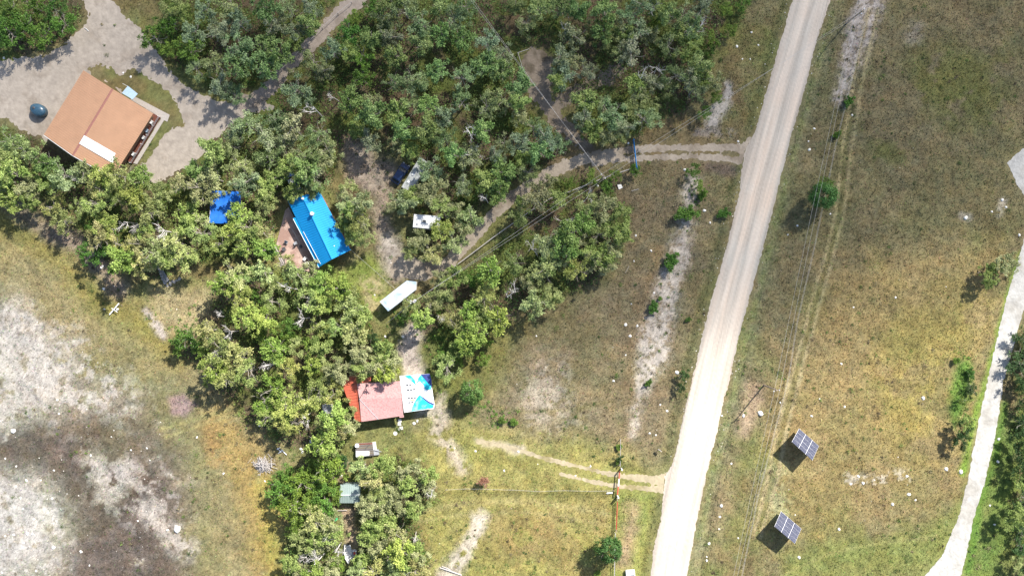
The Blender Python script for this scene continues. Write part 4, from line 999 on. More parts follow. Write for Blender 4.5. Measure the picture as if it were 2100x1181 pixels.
for px, py, rz, lab, mm in ((607,499,.4,'grey patio chair nearest the railing on the timber deck',M_grey), (618,506,2.2,'dark patio chair under the blue cabin eave',M_dgrey),
                      (584,511,-1.2,'dark patio chair beside the deck steps',M_dgrey), (588,497,2.8,'light grey patio chair in the middle of the deck',M_grey), (626,531,1.0,'pale chair by the lower railing of the deck',M_white)):
    chair(tuple(P(px, py, .5)), rz, lab, mm, 'chairs on the timber deck')
c = P(631,542,.5); t = thing('patio_table', (c.x, c.y, .49), 'small pale table at the lower end of the deck', 'table')
link('tabletop', mesh_of(MB().lathe((0, 0, .68), [(.5, 0), (.52, .03), (.5, .05), (.01, .055)], 20), 'tabletop', M_white), t); link('leg', mesh_of(MB().lathe((0, 0, 0), [(.3, 0), (.28, .04), (.05, .08), (.05, .68)], 12), 'leg', M_dgrey), t)

# blue tarp shelter
q = [P(433,391,2.7), P(494,393,2.5), P(492,459,2.4), P(429,458,2.6)]
t = thing('tarp_shelter', (*mid(*q).xy, 0), 'bright blue tarp stretched over a frame shelter under the trees', 'shelter')
nn_ = 14; mb = MB(); vs = []
for i in range(nn_+1):
    for j in range(nn_+1):
        p = lerp4(q, i/nn_, j/nn_); p.z += .08*math.sin(j/nn_*math.pi*5)+.05*math.sin(i*1.7+j*.6)-.12*math.sin(math.pi*i/nn_)*math.sin(math.pi*j/nn_); vs.append(p)
top = len(vs); vs += [v-Vector((0, 0, .04)) for v in vs]
fs = []
for i in range(nn_):
    for j in range(nn_):
        a = i*(nn_+1)+j; fs += [(a, a+nn_+1, a+nn_+2, a+1), (top+a, top+a+1, top+a+nn_+2, top+a+nn_+1)]
mb.add(vs, fs); mb.build('tarp', M_blueT, t, True)
for p in q: MB().tube([(p.x, p.y, -.2), (p.x, p.y, p.z-.05)], .06).build('post', M_log, t)
MB().tube([q[0]-Vector((0,0,.06)), q[3]-Vector((0,0,.06))], .05).build('crossbar', M_log, t); MB().tube([q[1]-Vector((0,0,.06)), q[2]-Vector((0,0,.06))], .05).build('crossbar', M_log, t)

# vehicles
def wheel(name, parent, c, r_=.34, wd=.22, axis=Vector((1, 0, 0))):
    c = Vector(c); w_ = MB().tube([c-axis*wd/2, c+axis*wd/2], r_, 16); me = mesh_of(w_, 'tyre', M_tyre); o = link('wheel', me, parent)
    hb = MB().tube([c-axis*(wd/2+.01), c+axis*(wd/2+.01)], r_*.55, 12); link('rim', mesh_of(hb, 'rim', M_alu), o)
def car(px, py, heading, label, paint, roofm, pickup=False, length=4.6, wd=1.85, name='parked_car', cat='car'):
    g_ = G(px, py); t = thing(name, (g_.x, g_.y, g_.z), label, cat); t.rotation_euler = (0, 0, heading)
    L, W = length/2, wd/2
    prof = [(-L, .35), (-L+.02, .8), (-L+.3, .92), (L-1.35, .98), (L-.25, .85), (L, .62), (L, .35)]
    def extr(prof, W, m, name, taper=1.0, parent=t):
        n = len(prof); vs = [Vector((-W*(taper if z > .9 and taper < 1 else 1), y, z)) for y, z in prof]+[Vector((W*(taper if z > .9 and taper < 1 else 1), y, z)) for y, z in prof]
        fs = [tuple(range(n)), tuple(range(2*n-1, n-1, -1))]+[(i, n+i, n+(i+1) % n, (i+1) % n) for i in range(n)]
        me = bpy.data.meshes.new(name); me.from_pydata([tuple(v) for v in vs], [], [f[::-1] for f in fs]); me.materials.append(m); me.update()
        o = link(name, me, parent); b_ = o.modifiers.new('b', 'BEVEL'); b_.width = .09; b_.segments = 3; b_.limit_method = 'ANGLE'; return o
    body = extr(prof, W, paint, 'body')
    if pickup:
        cab = [(-.15, .95), (-.05, 1.62), (.95, 1.62), (1.45, .97)]; cg = extr([(-.2, .93), (-.06, 1.55), (.97, 1.55), (1.6, .94)], W*.88, M_glass, 'windows')
        extr([(-.08, 1.56), (-.02, 1.68), (.92, 1.68), (1.0, 1.56)], W*.84, roofm, 'roof')
        link('cargo_bed', mesh_of(MB().box((0, -L+.95, .955), (W*1.6, 1.6, .05)), 'bed', M_dgrey), t)
    else:
        extr([(-L+.25, .9), (-L+.75, 1.42), (.55, 1.45), (1.35, .95)], W*.87, M_glass, 'windows')
        extr([(-L+.72, 1.40), (-L+.9, 1.5), (.42, 1.5), (.6, 1.42)], W*.8, roofm, 'roof')
    for sx in (-1, 1):
        for sy in (-1, 1): wheel('wheel', t, (sx*(W-.1), sy*(L-.85), .34))
        link('headlight', mesh_of(MB().box((sx*W*.68, L-.04, .66), (.38, .1, .14)), 'hl', M_bright), t)
        link('mirror', mesh_of(MB().box((sx*(W+.1), 1.0, 1.0), (.2, .12, .14)), 'mirror', paint), t)
    return t
car(1293, 1189, R(4), 'pale silver car cut off at the bottom edge beside the road', M_white, M_grey)
M_carb = mat('dark_blue_paint', (.012, .03, .09), .25, .1, 2, spec=.7)
car(822, 357, R(-33), 'dark blue car parked beside the grey-roofed trailer', M_carb, M_carb)
car(604, 377, R(25), 'dark blue pickup with pale bed cover under trees above the blue cabin', M_carb, M_white, True, 5.0, name='parked_pickup', cat='pickup')

def trailer(corners, zt, label, m_roof, m_side, name, extras, cat='trailer'):
    """corners: roof polygon in photo pixels at roof height"""
    q = [P(*c, zt) for c in corners]; c = mid(*q); t = thing(name, (c.x, c.y, 0), label, cat)
    zb = .55
    ins = inset(q, .06)
    MB().slab([Vector((p.x, p.y, zt-.07)) for p in ins], zt-.07-zb).build('body', m_side, t, bevel=.05)
    MB().slab(q, .066).build('roof', m_roof, t, bevel=.03)
    d_ = (q[1]-q[0]).normalized(); e = (q[-1]-q[0]).normalized()
    m0 = mid(q[0], q[-1]); L = (q[1]-q[0]).length
    for s_ in (0, 1):
        for k in (0, 1):
            edge = q[0] if s_ == 0 else q[-1]; cc = edge+d_*(L*.45+k*.85)+(e if s_ == 0 else -e)*.18; cc.z = .36
            w_ = MB().tube([cc-e*.11, cc+e*.11], .36, 14).build('wheel', M_tyre, t)
    return t, q, d_, e
# pointed white trailer (q[0],q[1] is the upper long side)
M_shell = mat('shaded_white_shell', (.56, .60, .63), .6, .1, .6, spec=.2, var2=((.33, .43, .52), .45, .45, .62))  # bluish tint and blotches paint shade into the white roof
t, q, d_, e = trailer([(778.6,618.6),(834,575.5),(853.5,577.5),(852.5,594.5),(796,638.4)], 2.9, 'long white cargo trailer with a pointed nose on the lawn edge', M_shell, M_white, 'cargo_trailer', None)
for px, py in ((800,618),(822,600)):
    c = P(px, py, 2.95); MB().box((c.x, c.y, 2.93), (.4, .4, .1), R(38)).build('roof_vent', M_white, t)
MB().tube([P(836,577.5,2.94), P(849,596,2.94)], .04).build('roof_trim', M_alu, t)
MB().tube([P(853.5,577.5,2.9)+Vector((.1, 0, -2.3)), P(868,572,.6)], .07).build('hitch', M_dgrey, t)
for k in (.15, .85):
    p = q[0].lerp(q[-1], k); MB().box((p.x-.06, p.y-.05, 1.6), (.05, .05, 2.0), 0).build('door_hinge_post', M_alu, t)
t, q, d_, e = trailer([(849,439.3),(903,443.5),(901,471),(846.6,466)], 2.7, 'small boxy white camper with a rooftop unit under the trees', M_white, M_white, 'camper_trailer', None, 'camper')
c = P(870,453.5,2.75); ac = MB().box((c.x, c.y, 2.83), (.95, .6, .26), R(-5)).build('air_conditioner', M_roofg, t, bevel=.05); MB().box((c.x, c.y, 2.975), (.6, .35, .02), R(-5)).build('vent_grille', M_dgrey, ac)
c = P(855,460,2.75); MB().box((c.x, c.y, 2.74), (.4, .4, .08), R(-5)).build('roof_hatch', M_grey, t)
MB().slab([P(847,468,2.1), P(888,472,2.1), P(887.5,470,2.45), P(847,466,2.45)], .04).build('awning_roll', M_grey, t)
t, q, d_, e = trailer([(823,384),(861,321.5),(877,333),(845,394)], 2.8, 'long camper with a stained grey roof beneath overhanging branches', M_roofg, M_white, 'old_camper', None, 'camper')
for px, py in ((860,340),(848,358),(838,373)):
    c = P(px, py, 2.85); MB().box((c.x, c.y, 2.84), (.5, .5, .12), R(-30)).build('roof_vent', M_white, t, bevel=.03)

# red-roofed house with shed-roofed annex under tarps
Z0, Z1 = 2.8, 4.4
rh = thing('red_roofed_house', (*P(775,815).xy, 0), 'house with an orange-red and faded pink hipped roof at the wood edge', 'house')
e1, e2, e3, e4 = P(727,764,2.9), P(820,771,Z0), P(827.5,853.5,Z0), P(739.5,864.3,Z0)
pk = P(736.5,817,Z1); pr = P(822,812,Z1)
f1, f2, f3 = P(703,792,2.5), P(724,763,2.5), P(729.5,864.6,2.5)
f4 = P(729.5,786,3.05); 
mb = MB().slab([f1, P(731,786,3.0), P(740,863.8,3.0), f3], .12); rr = mb.build('lean_to_roof', M_red, rh); mb = MB(); ribs(mb, [P(731,786,3.0), P(740,863.8,3.0), f3, f1], 12, .06, .03); mb.build('roof_seams', M_red, rr)
mb = MB().slab([P(703,791,2.6), P(724,761,2.7), P(762,757,2.9), P(760,783,3.1), P(731,785.4,3.1)], .12); mb.build('porch_roof', M_red, rh)
pA, pB, pC, pD = P(731.6,786.5,3.06), P(820.5,781,3.0), P(827,852,3.0), P(740.8,864.5,3.06)
RGa, RGb = P(737,818,3.45), P(824,815,3.45)
for qd in ([pA, RGa, P(754,784.5,3.0+.04)], [pD, RGa, P(775.5,859.5,3.03)], [pA, pD, RGa]):
    pass
rA = P(757,818,4.3); e5 = P(756,784.8,3.02); e6 = P(775.5,859.7,3.02)
for qd, nm in (([pA, RGa, e5], 'roof_hip'), ([pD, e6, RGa], 'roof_hip'), ([e5, RGa, RGb, pB], 'roof_slope'), ([RGa, e6, pC, RGb], 'roof_slope')):
    MB().slab(qd, .1).build(nm, M_pink, rh)
MB().tube([RGa+Vector((0,0,.02)), e5], .07).build('hip_cap', M_dgrey, rh); MB().tube([RGa+Vector((0,0,.02)), e6], .07).build('hip_cap', M_grey, rh)
ft = [Vector((v.x, v.y, 0)) for v in (P(738,792), P(814,787), P(820,846), P(745,857))]; walls(ft, -.3, 2.85, M_wall, rh)
for p in (P(708,797), P(731,857)): MB().box((p.x, p.y, 1.1), (.14, .14, 2.6)).build('porch_post', M_log, rh)
MB().slab([P(819,851.5,2.9), P(828,851,2.9), P(828,855.5,2.9), P(819,856,2.9)], .1).build('eave_return', M_pink, rh)
# annex
an = thing('tarped_annex', (*P(855,805).xy, 0), 'white-roofed annex with cyan tarps beside the red-roofed house', 'building')
n1, n2, n3, n4 = P(819.5,770.5,2.75), P(881,766,2.45), P(890,837.5,2.45), P(828.8,845.5,2.75)
mm = P(886,795.6,2.45)
MB().slab([n1, n2, P(884,780,2.45), mm, P(891,829,2.45), n3, n4], .1).build('roof', M_bright, an)
ft = inset([Vector((v.x, v.y, 0)) for v in (n1, n2, n3, n4)], .5); walls(ft, -.3, 2.3, M_white, an)
def onan(px, py, lift):
    z = 2.75-(px-822)/64*.3+lift; return P(px, py, z)
for pts, m_, nm, lf in (([(830,770.5),(841,769),(850,777),(853.5,790),(846,783)], M_cyan, 'tarp', .045),
                     ([(855,786),(857,776),(863,768),(874,771),(884,790),(884,798),(873,800),(868,788),(861,781)], M_cyan, 'tarp', .045),
                     ([(860,809),(868,818),(879,827),(889,831),(888,836.5),(843,843),(846,832),(853,819)], M_cyan, 'tarp', .05),
                     ([(863,767.6),(881,766.2),(885,780),(886,793),(876,783)], M_navy, 'dark_cloth', .09), ([(861.5,809.5),(870,816),(880,823),(890,827.5),(890,830.5),(879,826),(869,818)], M_navy, 'dark_cloth', .10),
                     ([(832,789),(842,788.5),(843,794),(833,794.5)], M_bright, 'patch', .03)):
    MB().slab([onan(*p, lf) for p in pts], .02).build(nm, m_, an)
for px, py, n_ in ((835.3,789.3,2),(837,799.4,3),(838.4,816.3,3),(839.5,825.3,2)):
    for k in range(n_):
        c = onan(px+k*6.2, py-k*.6, .03); MB().box((c.x, c.y, c.z), (.48, .27, .06), R(5)).build('skylight', M_dgrey, an)
c = onan(843,820.7,.03); MB().box((c.x, c.y, c.z), (1.3, .26, .05), R(5)).build('board', M_tan, an)

# small sheds
t = thing('metal_shed', (*P(716,1012).xy, 0), 'small grey-green metal garden shed with a gabled roof', 'shed')
s1, s2, s3, s4 = P(698,993,2.0), P(736,992,2.0), P(737,1031,2.0), P(696.5,1031,2.0); g1, g2 = P(696,1015,2.45), P(738,1014,2.45)
walls(inset([Vector((v.x, v.y, 0)) for v in (s1, s2, s3, s4)], .2), -.2, 1.95, M_green, t)
for qd in ([s1, s2, g2, g1], [g1, g2, s3, s4]):
    rr = MB().slab(qd, .06).build('roof_slope', M_green, t); mb = MB(); ribs(mb, qd, 9, .06, .04); mb.build('roof_seams', M_green, rr)
MB().tube([g1, g2], .06).build('ridge_cap', M_white, t)
t = thing('weathered_shed', (*P(671,843).xy, 0), 'small grey plank shed under branches left of the red-roofed house', 'shed')
s = [P(660,830,2.1), P(678,828,2.1), P(683,858,1.8), P(664,861,1.8)]; walls(inset([Vector((v.x, v.y, 0)) for v in s], .15), -.2, 1.8, M_log, t)
rr = MB().slab(s, .08).build('roof', M_grey, t); mb = MB(); ribs(mb, s, 7, .05, .03); mb.build('roof_battens', M_grey, rr)

# flatbed trailer with junk
c = P(750,925); t = thing('flatbed_trailer', (c.x, c.y, 0), 'old flatbed trailer with dark boards below the red-roofed house', 'trailer')
q = [P(728.5,909,.8), P(764,907,.8), P(767,934,.8), P(729.5,938,.8)]
MB().slab([v-Vector((0,0,.04)) for v in q], .14).build('frame', M_grey, t)
for k in range(7):
    a = q[0].lerp(q[3], k/7+.01); b = q[1].lerp(q[2], k/7+.01); cc = q[1].lerp(q[2], (k+.9)/7); dd = q[0].lerp(q[3], (k+.9)/7)
    MB().slab([a, b, cc, dd], .038).build('board', M_wood if k == 0 else mat('dark_board_%d' % k, (.10+.02*(k % 3), .085+.015*(k % 3), .08), .9, .2, 5), t)
MB().tube([P(767,922,.65), P(782,926,.6)], .07).build('hitch', M_grey, t)
for px, py in ((744,909.5),(746,935)): 
    p = P(px, py); MB().tube([(p.x, p.y-.1, .33), (p.x, p.y+.1, .33)], .33, 14).build('wheel', M_tyre, t)
def loose(mb, name, m, label, cat, group=None, smooth=False, bevel=0):
    c = mid(*mb.v); c.z = min(v[2] for v in mb.v)
    o = mb.build(name, m, None, smooth, bevel, origin=c); return tag(o, label, cat, group)
loose(MB().slab([P(729.5,924.5,1.15), P(757,925,1.15), P(757,934,1.15), P(729.5,937,1.15)], .33), 'mattress', M_bright, 'white mattress lying across the lower half of the flatbed trailer', 'mattress', bevel=.08)
loose(MB().lathe(P(732.5,913,.802), [(.38, 0), (.42, .1), (.42, .4), (.38, .44), (.01, .44)], 18), 'drum', M_bright, 'white round drum on the upper left corner of the flatbed trailer', 'drum')
loose(MB().box(P(767.5,914,.3), (.75, 1.6, .6), R(8)), 'chest_freezer', M_white, 'upright white chest on the right end of the flatbed trailer', 'freezer', bevel=.05)
loose(MB().slab([P(762,922,.45), P(776,921,.45), P(778,932,.45), P(762,934,.45)], .3), 'plywood_stack', M_grey, 'pale grey boards stacked beside the flatbed trailer tongue', 'boards')
loose(MB().tube([P(758,911,.84), P(749,920,.84)], .06), 'iron_bar', M_dgrey, 'thin dark bar lying on the trailer boards', 'bar')

# boat on its trailer and a cart
c = P(712,1134); t = thing('motorboat', (c.x, c.y, 0), 'small worn white boat lying in the clearing under the lower trees', 'boat')
def hull(zs, k, inset_):
    out = []
    pts = [(706,1116),(719,1117),(721,1130),(720,1143),(714.5,1156),(708,1146),(705,1134)]
    cx, cy = 712.5, 1134
    return [P(cx+(x-cx)*k, cy+(y-cy)*k, zs) for x, y in pts]
r0, r1_, r2_, r3_ = hull(.15, .72, 0), hull(.75, 1.0, 0), hull(.75, .84, 0), hull(.4, .72, 0)
n = len(r0); mb = MB(); fs = [tuple(range(n)), tuple(range(4*n-1, 3*n-1, -1))]
for a_, b_ in ((0, 1), (1, 2), (2, 3)): fs += [(a_*n+i, a_*n+(i+1) % n, b_*n+(i+1) % n, b_*n+i) for i in range(n)]
mb.add(r0+r1_+r2_+r3_, fs); mb.build('hull', M_boat, t)
for py in (1124, 1137):
    a, b = P(707.5,py,.62), P(719,py,.62); MB().tube([a, b], .1, 4).build('seat', M_white, t)
p = P(712.5,1116,.8); MB().box((p.x, p.y, .8), (.35, .4, .6)).build('outboard_motor', M_dgrey, t, bevel=.05)
c = P(725.5,1136); t = thing('utility_cart', (c.x, c.y, 0), 'small metal cart loaded with odds and ends beside the white boat', 'cart')
q = [P(721.5,1126,.55), P(731,1126,.55), P(730,1149,.55), P(721.5,1148,.55)]; MB().slab(q, .08).build('bed', M_grey, t)
for i in range(4): MB().tube([q[i]+Vector((0,0,.35)), q[(i+1) % 4]+Vector((0,0,.35))], .03).build('side_rail', M_alu, t)
for px in (721.5, 731): p = P(px,1138); MB().tube([(p.x-.06, p.y, .28), (p.x+.06, p.y, .28)], .28, 12).build('wheel', M_tyre, t)
loose(MB().box(P(727,1134,.71), (.4, .5, .32), .2), 'red_box', M_redp, 'small red box in the cart beside the white boat', 'box', bevel=.03)
loose(MB().box(P(724.5,1129,.65), (.35, .35, .2), .5), 'pale_crate', M_white, 'pale crate in the upper end of the cart by the boat', 'crate')
loose(MB().lathe(P(726,1144,.551), [(.2, 0), (.22, .3), (.2, .3), (.18, .05)], 14), 'bucket', M_tan, 'tan bucket in the lower end of the cart by the boat', 'bucket')
loose(MB().lathe(P(690,1063), [(.3, 0), (.32, .75), (.28, .8), (.01, .8)], 14), 'barrel', mat('bright_green_plastic', (.03, .42, .16), .5, .05, 2), 'bright green barrel among trees below the green shed', 'barrel')
loose(MB().tube([P(684,1046.5,.35), P(712,1046,.35)], .07, 5), 'plank', M_log, 'pale plank lying in front of the green shed', 'plank')
loose(MB().lathe(G(810.5,888.5)+Vector((0,0,-.03)), [(.40, 0), (.42, .06), (.36, .12), (.01, .13)], 24), 'white_disc', M_bright, 'round white lid lying in grass below the red-roofed house', 'lid')
for px, py, rz, lab in ((820,862,.1,'nearest the house wall'), (819,869,.5,'middle of the three'), (823,877,.2,'farthest from the house')):
    loose(MB().slab([G(px-3.5,py-2.5)+Vector((0,0,.08)), G(px+3,py-3)+Vector((0,0,.08)), G(px+4,py+3)+Vector((0,0,.08)), G(px-3,py+3.5)+Vector((0,0,.08))], .15), 'paving_slab', M_rock, 'pale paving slab by the red-roofed house, '+lab, 'paving slab', 'paving slabs at the red house')

# solar arrays
def solar(p4, label):
    p1, p2, p3, p4_ = p4     # photo pixels: top, right, bottom, left
    q = [P(*p1, 1.0), P(*p2, 1.0), P(*p3, 3.9), P(*p4_, 3.9)]
    c = mid(*q); t = thing('solar_array', (c.x, c.y, float(hgt(c.x, c.y))), label, 'solar panel', 'pole-mounted solar arrays')
    q2 = [v-Vector((0,0,.04)) for v in q]
    MB().slab(q2, .05).build('mounting_frame', M_alu, t)
    for i in range(3):
        for j in range(4):
            u0, u1 = i/3+.008, (i+1)/3-.008; v0, v1 = j/4+.006, (j+1)/4-.006
            pn_ = MB().slab([lerp4(q, u0, v0), lerp4(q, u1, v0), lerp4(q, u1, v1), lerp4(q, u0, v1)], .035).build('solar_module', M_pv, t)
            mb = MB()
            for k in range(1, 6):
                u_ = u0+(u1-u0)*k/6; a, b = lerp4(q, u_, v0+.01), lerp4(q, u_, v1-.01); s_ = (q[1]-q[0]).normalized()*.012; up_ = Vector((0,0,.004))
                mb.add([a-s_+up_, a+s_+up_, b+s_+up_, b-s_+up_, a-s_-up_, a+s_-up_, b+s_-up_, b-s_-up_], [(0,1,2,3),(4,7,6,5),(0,4,5,1),(1,5,6,2),(2,6,7,3),(3,7,4,0)])
            mb.build('cell_lines', M_grey, pn_)
    MB().tube([(c.x, c.y, -.3), (c.x, c.y, c.z-.1)], .1, 10).build('post', M_grey, t)
    a, b = q[0].lerp(q[3], .5), q[1].lerp(q[2], .5); MB().tube([a-Vector((0,0,.14)), b-Vector((0,0,.14))], .06).build('crossbeam', M_grey, t)
solar([(1639,878.6),(1679.5,914),(1666,943.8),(1624,905.7)], 'tilted blue-grey solar array casting a dark shadow, the upper of two')
solar([(1602,1048),(1643.5,1083.5),(1630,1114.5),(1588.5,1079)], 'tilted blue-grey solar array casting a dark shadow, the lower of two')

# poles and lines
def pole(bx, by, hh_, adir, label, xf=False):
    p = G(bx, by); t = thing('utility_pole', (p.x, p.y, p.z), label, 'utility pole', 'utility poles')
    MB().tube([(p.x, p.y, -.5), (p.x, p.y, hh_*.5), (p.x, p.y, hh_)], [.17, .14, .11], 10).build('shaft', M_pole, t)
    d_ = Vector((math.cos(adir), math.sin(adir), 0)); top = Vector((p.x, p.y, hh_-.35)); k_ = []
    MB().box(top+Vector((d_.y, -d_.x, 0))*.14, (1.3, .1, .12), adir).build('crossarm', M_pole, t)
    for s_ in (-.55, .55):
        c = top+Vector((d_.y, -d_.x, 0))*.14+d_*s_; MB().lathe(c+Vector((0,0,.062)), [(.05, 0), (.11, .06), (.06, .12), (.1, .18), (.02, .24)], 10).build('insulator', M_bright, t); k_.append(c+Vector((0,0,.31)))
    if xf:
        c = top+Vector((.35, .05, -.3)); MB().lathe(c-Vector((0,0,.5)), [(.26, 0), (.28, .1), (.28, .7), (.22, .8), (.01, .82)], 14).build('transformer', M_white, t)
        MB().box(top+Vector((-.1, -.1, .05)), (.1, 1.0, .1), adir+.6).build('brace', M_alu, t)
    return k_
def cable(a, b, label, sag=.6, r_=.017, group='power cables'):
    a, b = Vector(a), Vector(b); pts = [a.lerp(b, i/16)-Vector((0,0,4*sag*(i/16)*(1-i/16))) for i in range(17)]
    loose(MB().tube(pts, r_, 5), 'power_cable', M_wire, label, 'cable', group)
k1 = pole(1566.5, 789.5, 8.6, R(12), 'tall timber utility pole right of the gravel road casting a long shadow')
k2 = pole(1229.5, 371.5, 8.4, R(-45), 'utility pole where cables meet near the blue gate')
k3 = pole(856, 616, 8.4, R(30), 'utility pole with white fittings beside the pointed white trailer', True)
k4 = pole(1735, 49, 8.4, R(60), 'utility pole at the top edge right of the gravel road')
for i, s_ in enumerate(('left', 'right')):
    e_ = k1[i]; up_ = P(1809+(-6 if i == 0 else 0), -190, 8.6)
    cable(e_, up_, f'{s_} cable running up from the roadside pole towards the top edge', .8)
    dn_ = P(1430+(-6 if i == 0 else 0), 1570, 8.6); cable(e_, dn_, f'{s_} cable running down from the roadside pole to the bottom edge', .8)
    cable(k2[i], k4[i], f'{"lower" if i else "upper"} cable crossing the gravel road to the top pole', .5)
    cable(k2[i], k3[1-i], f'{"lower" if i else "upper"} cable from the gate-side pole down to the trailer pole', .5)
    cable(k2[i], P(930-(6 if i else 0), -55, 8.4), f'{s_} cable from the gate-side pole over the wood to the top edge', .8)
cable(k3[0]-Vector((0,0,.6)), P(719,512,3.0), 'thin service cable from the trailer pole to the blue-roofed cabin', .3, .018)
cable(k3[1]-Vector((0,0,.4)), P(791.5,664,.1), 'stay wire slanting from the trailer pole to the ground', .02, .035)

# fences and gates
def postrow(name, pts, label, m, hgt_=1.2, rails=(), wires=(), pr=.06, rr=.05, cat='fence', span=True):
    g0 = [G(*p) for p in pts]; t = thing(name, tuple(g0[0]), label, cat)
    for p in g0: MB().tube([p-Vector((0,0,.3)), p+Vector((0,0,hgt_))], pr, 7).build('post', m, t)
    for z_ in rails:
        for a, b in zip(g0[:-1], g0[1:]): MB().tube([a+Vector((0,0,z_)), b+Vector((0,0,z_+.03))], rr, 6).build('rail', m, t)
    for z_ in wires:
        mb = MB(); mb.tube([p+Vector((pr+.01, 0, z_)) for p in g0], .012, 4); mb.build('fence_wire', M_wire, t)
    return t
fp = [(1770,50)]+[(1758-12.3*i, 102+51.5*i) for i in range(5)]+[(1692,390),(1678,450),(1667,505),(1655,558),(1643,611),(1631,660),(1624,711),(1616.5,763),(1604,815),(1590.8,864.5),(1578,915),(1565,962),(1552,1012),(1543,1062),(1532,1112),(1523,1160),(1514,1205)]
postrow('wire_fence', fp, 'long wire fence on thin posts right of the gravel road', M_pole, 1.15, (), (.4, .75, 1.1), .055)
postrow('log_rail_fence', [(1294,347),(1276,353),(1243,364),(1205,379),(1165,395),(1128,408),(1090,432),(1050,460),(1012,487),(975,515),(935,545),(900,570)], 'silver-grey log rail fence along the lower side of the driveway', M_log, .95, (.8,), (), .08, .10)
postrow('post_and_rail_fence', [(1261,1092),(1260.5,1112),(1260,1134),(1259.5,1158),(1259,1190)], 'short grey post and rail fence at the bottom beside the round tree', M_log, 1.15, (.5, 1.05), (), .08, .05)
postrow('short_rail_fence', [(1271.5,900),(1271.5,918),(1271,938),(1270.5,953)], 'short grey rail fence above the striped gate with bushes in it', M_log, 1.1, (.9,), (), .07, .05)
postrow('field_wire_fence', [(1258,1004),(1208,1005),(1157,1004),(1106,1006),(1050,1003),(1000,1001),(955,1000),(915,1002)], 'low wire fence running left across the field from the striped gate', M_pole, 1.1, (), (.5, .9), .05)
postrow('woodland_pole_fence', [(722,8),(694,30),(662,60),(632,92),(605,118),(578,146),(556,166)], 'pole fence along the diagonal dirt track at the top', M_log, 1.0, (.85,), (), .06, .05)
postrow('corner_pole_fence', [(1084,103),(1062,111),(1068,130),(1074,150),(1080,166)], 'corner of pale rails round the clearing at the top of the wood', M_log, .9, (.7,), (), .06, .06)
# blue gate
a, b = P(1298.5,292,0), P(1304.5,346,0)
t = thing('blue_gate', tuple(mid(a, b)), 'bright blue tubular gate standing across the driveway', 'gate')
for z_, r_ in ((1.3, .07), (1.0, .04), (.7, .04), (.35, .06)): MB().tube([a+Vector((0,0,z_)), b+Vector((0,0,z_))], r_, 8).build('bar', M_bluep, t)
for k in (0, .25, .5, .75, 1): p = a.lerp(b, k); MB().tube([p+Vector((0,0,.33)), p+Vector((0,0,1.32))], .045, 8).build('upright', M_bluep, t)
mb = MB(); 
for k in np.arange(.02, 1, .04): p = a.lerp(b, float(k)); mb.box((p.x, p.y, .83), (.05, .12, .95), 0)
mb.build('infill_slats', M_bluep, t)
for p in (a+Vector((-.04, .3, 0)), b+Vector((.04, -.3, 0))): MB().tube([p-Vector((0,0,.3)), p+Vector((0,0,1.5))], .12, 10).build('gate_post', M_bluep, t)
p = P(1306.8,344.5); loose(MB().lathe(p-Vector((0,0,.3)), [(.15, 0), (.14, 1.5), (.01, 1.52)], 12), 'timber_post', M_log, 'pale timber post at the lower end of the blue gate', 'post')
p = P(1287.8,294.7); loose(MB().lathe(p-Vector((0,0,.3)), [(.2, 0), (.2, .9), (.16, 1.0), (.01, 1.02)], 14), 'white_bollard', M_bright, 'short white bollard beside the upper end of the blue gate', 'bollard')
# striped gate and red gate
t = thing('striped_gate', tuple(P(1268,992)), 'red and white striped pipe gate across the field track', 'gate')
sg = [(1270.5,968,M_redp),(1269,983,M_white),(1267.5,997,M_redp),(1265.5,1013,M_white)]; pts = [(1270.5,966),(1269.5,981),(1268,996),(1266,1014)]
for i in range(3):
    MB().tube([P(*pts[i], 1.15), P(*pts[i+1], 1.15)], .13, 8).build('bar', (M_redp, M_bright, M_redp)[i], t); MB().tube([P(*pts[i], .5), P(*pts[i+1], .5)], .05, 8).build('lower_bar', (M_redp, M_bright, M_redp)[i], t)
for p in pts: MB().tube([P(*p, .48), P(*p, 1.2)], .05, 6).build('upright', M_redp, t)
for px, py, lab in ((1273.5,959.5,'thick white gate post at the upper end of the striped gate'), (1266,1016,'white gate post between the striped gate and the red gate')):
    c = P(px, py); loose(MB().lathe(c-Vector((0,0,.4)), [(.17, 0), (.15, 2.3), (.01, 2.33)], 12), 'gate_post', M_bright, lab, 'gate post', 'white gate posts')
t = thing('red_mesh_gate', tuple(P(1263,1055)), 'red tubular farm gate with wire mesh below the striped gate', 'gate')
a, b = P(1265,1027), P(1262.8,1082)
for z_ in (1.25, .85, .45): MB().tube([a+Vector((0,0,z_)), b+Vector((0,0,z_))], .055, 8).build('bar', M_redp, t)
for k in (0, .5, 1): p = a.lerp(b, k); MB().tube([p+Vector((0,0,.4)), p+Vector((0,0,1.3))], .05, 6).build('upright', M_redp, t)
mb = MB()
for k in range(1, 26): p = a.lerp(b, k/26); mb.tube([p+Vector((.03, 0, .45)), p+Vector((.03, 0, 1.25))], .012, 3)
mb.build('wire_mesh', M_wire, t)
for px, py, lab in ((1264.8,1022,'dark gate post at the upper end of the red gate'), (1262.6,1086,'dark gate post at the lower end of the red gate')):
    c = P(px, py); loose(MB().lathe(c-Vector((0,0,.4)), [(.11, 0), (.10, 1.9), (.01, 1.92)], 10), 'gate_post', M_pole, lab, 'gate post')
# sign post by the road
c = G(1350, 921); t = thing('marker_post', tuple(c), 'leaning board on a post left of the gravel road', 'sign')
MB().tube([c-Vector((0,0,.3)), c+Vector((0,0,1.3))], .06).build('post', M_pole, t); MB().box(c+Vector((.1, .05, 1.2)), (.9, .08, .4), R(-35)).build('board', M_log, t)

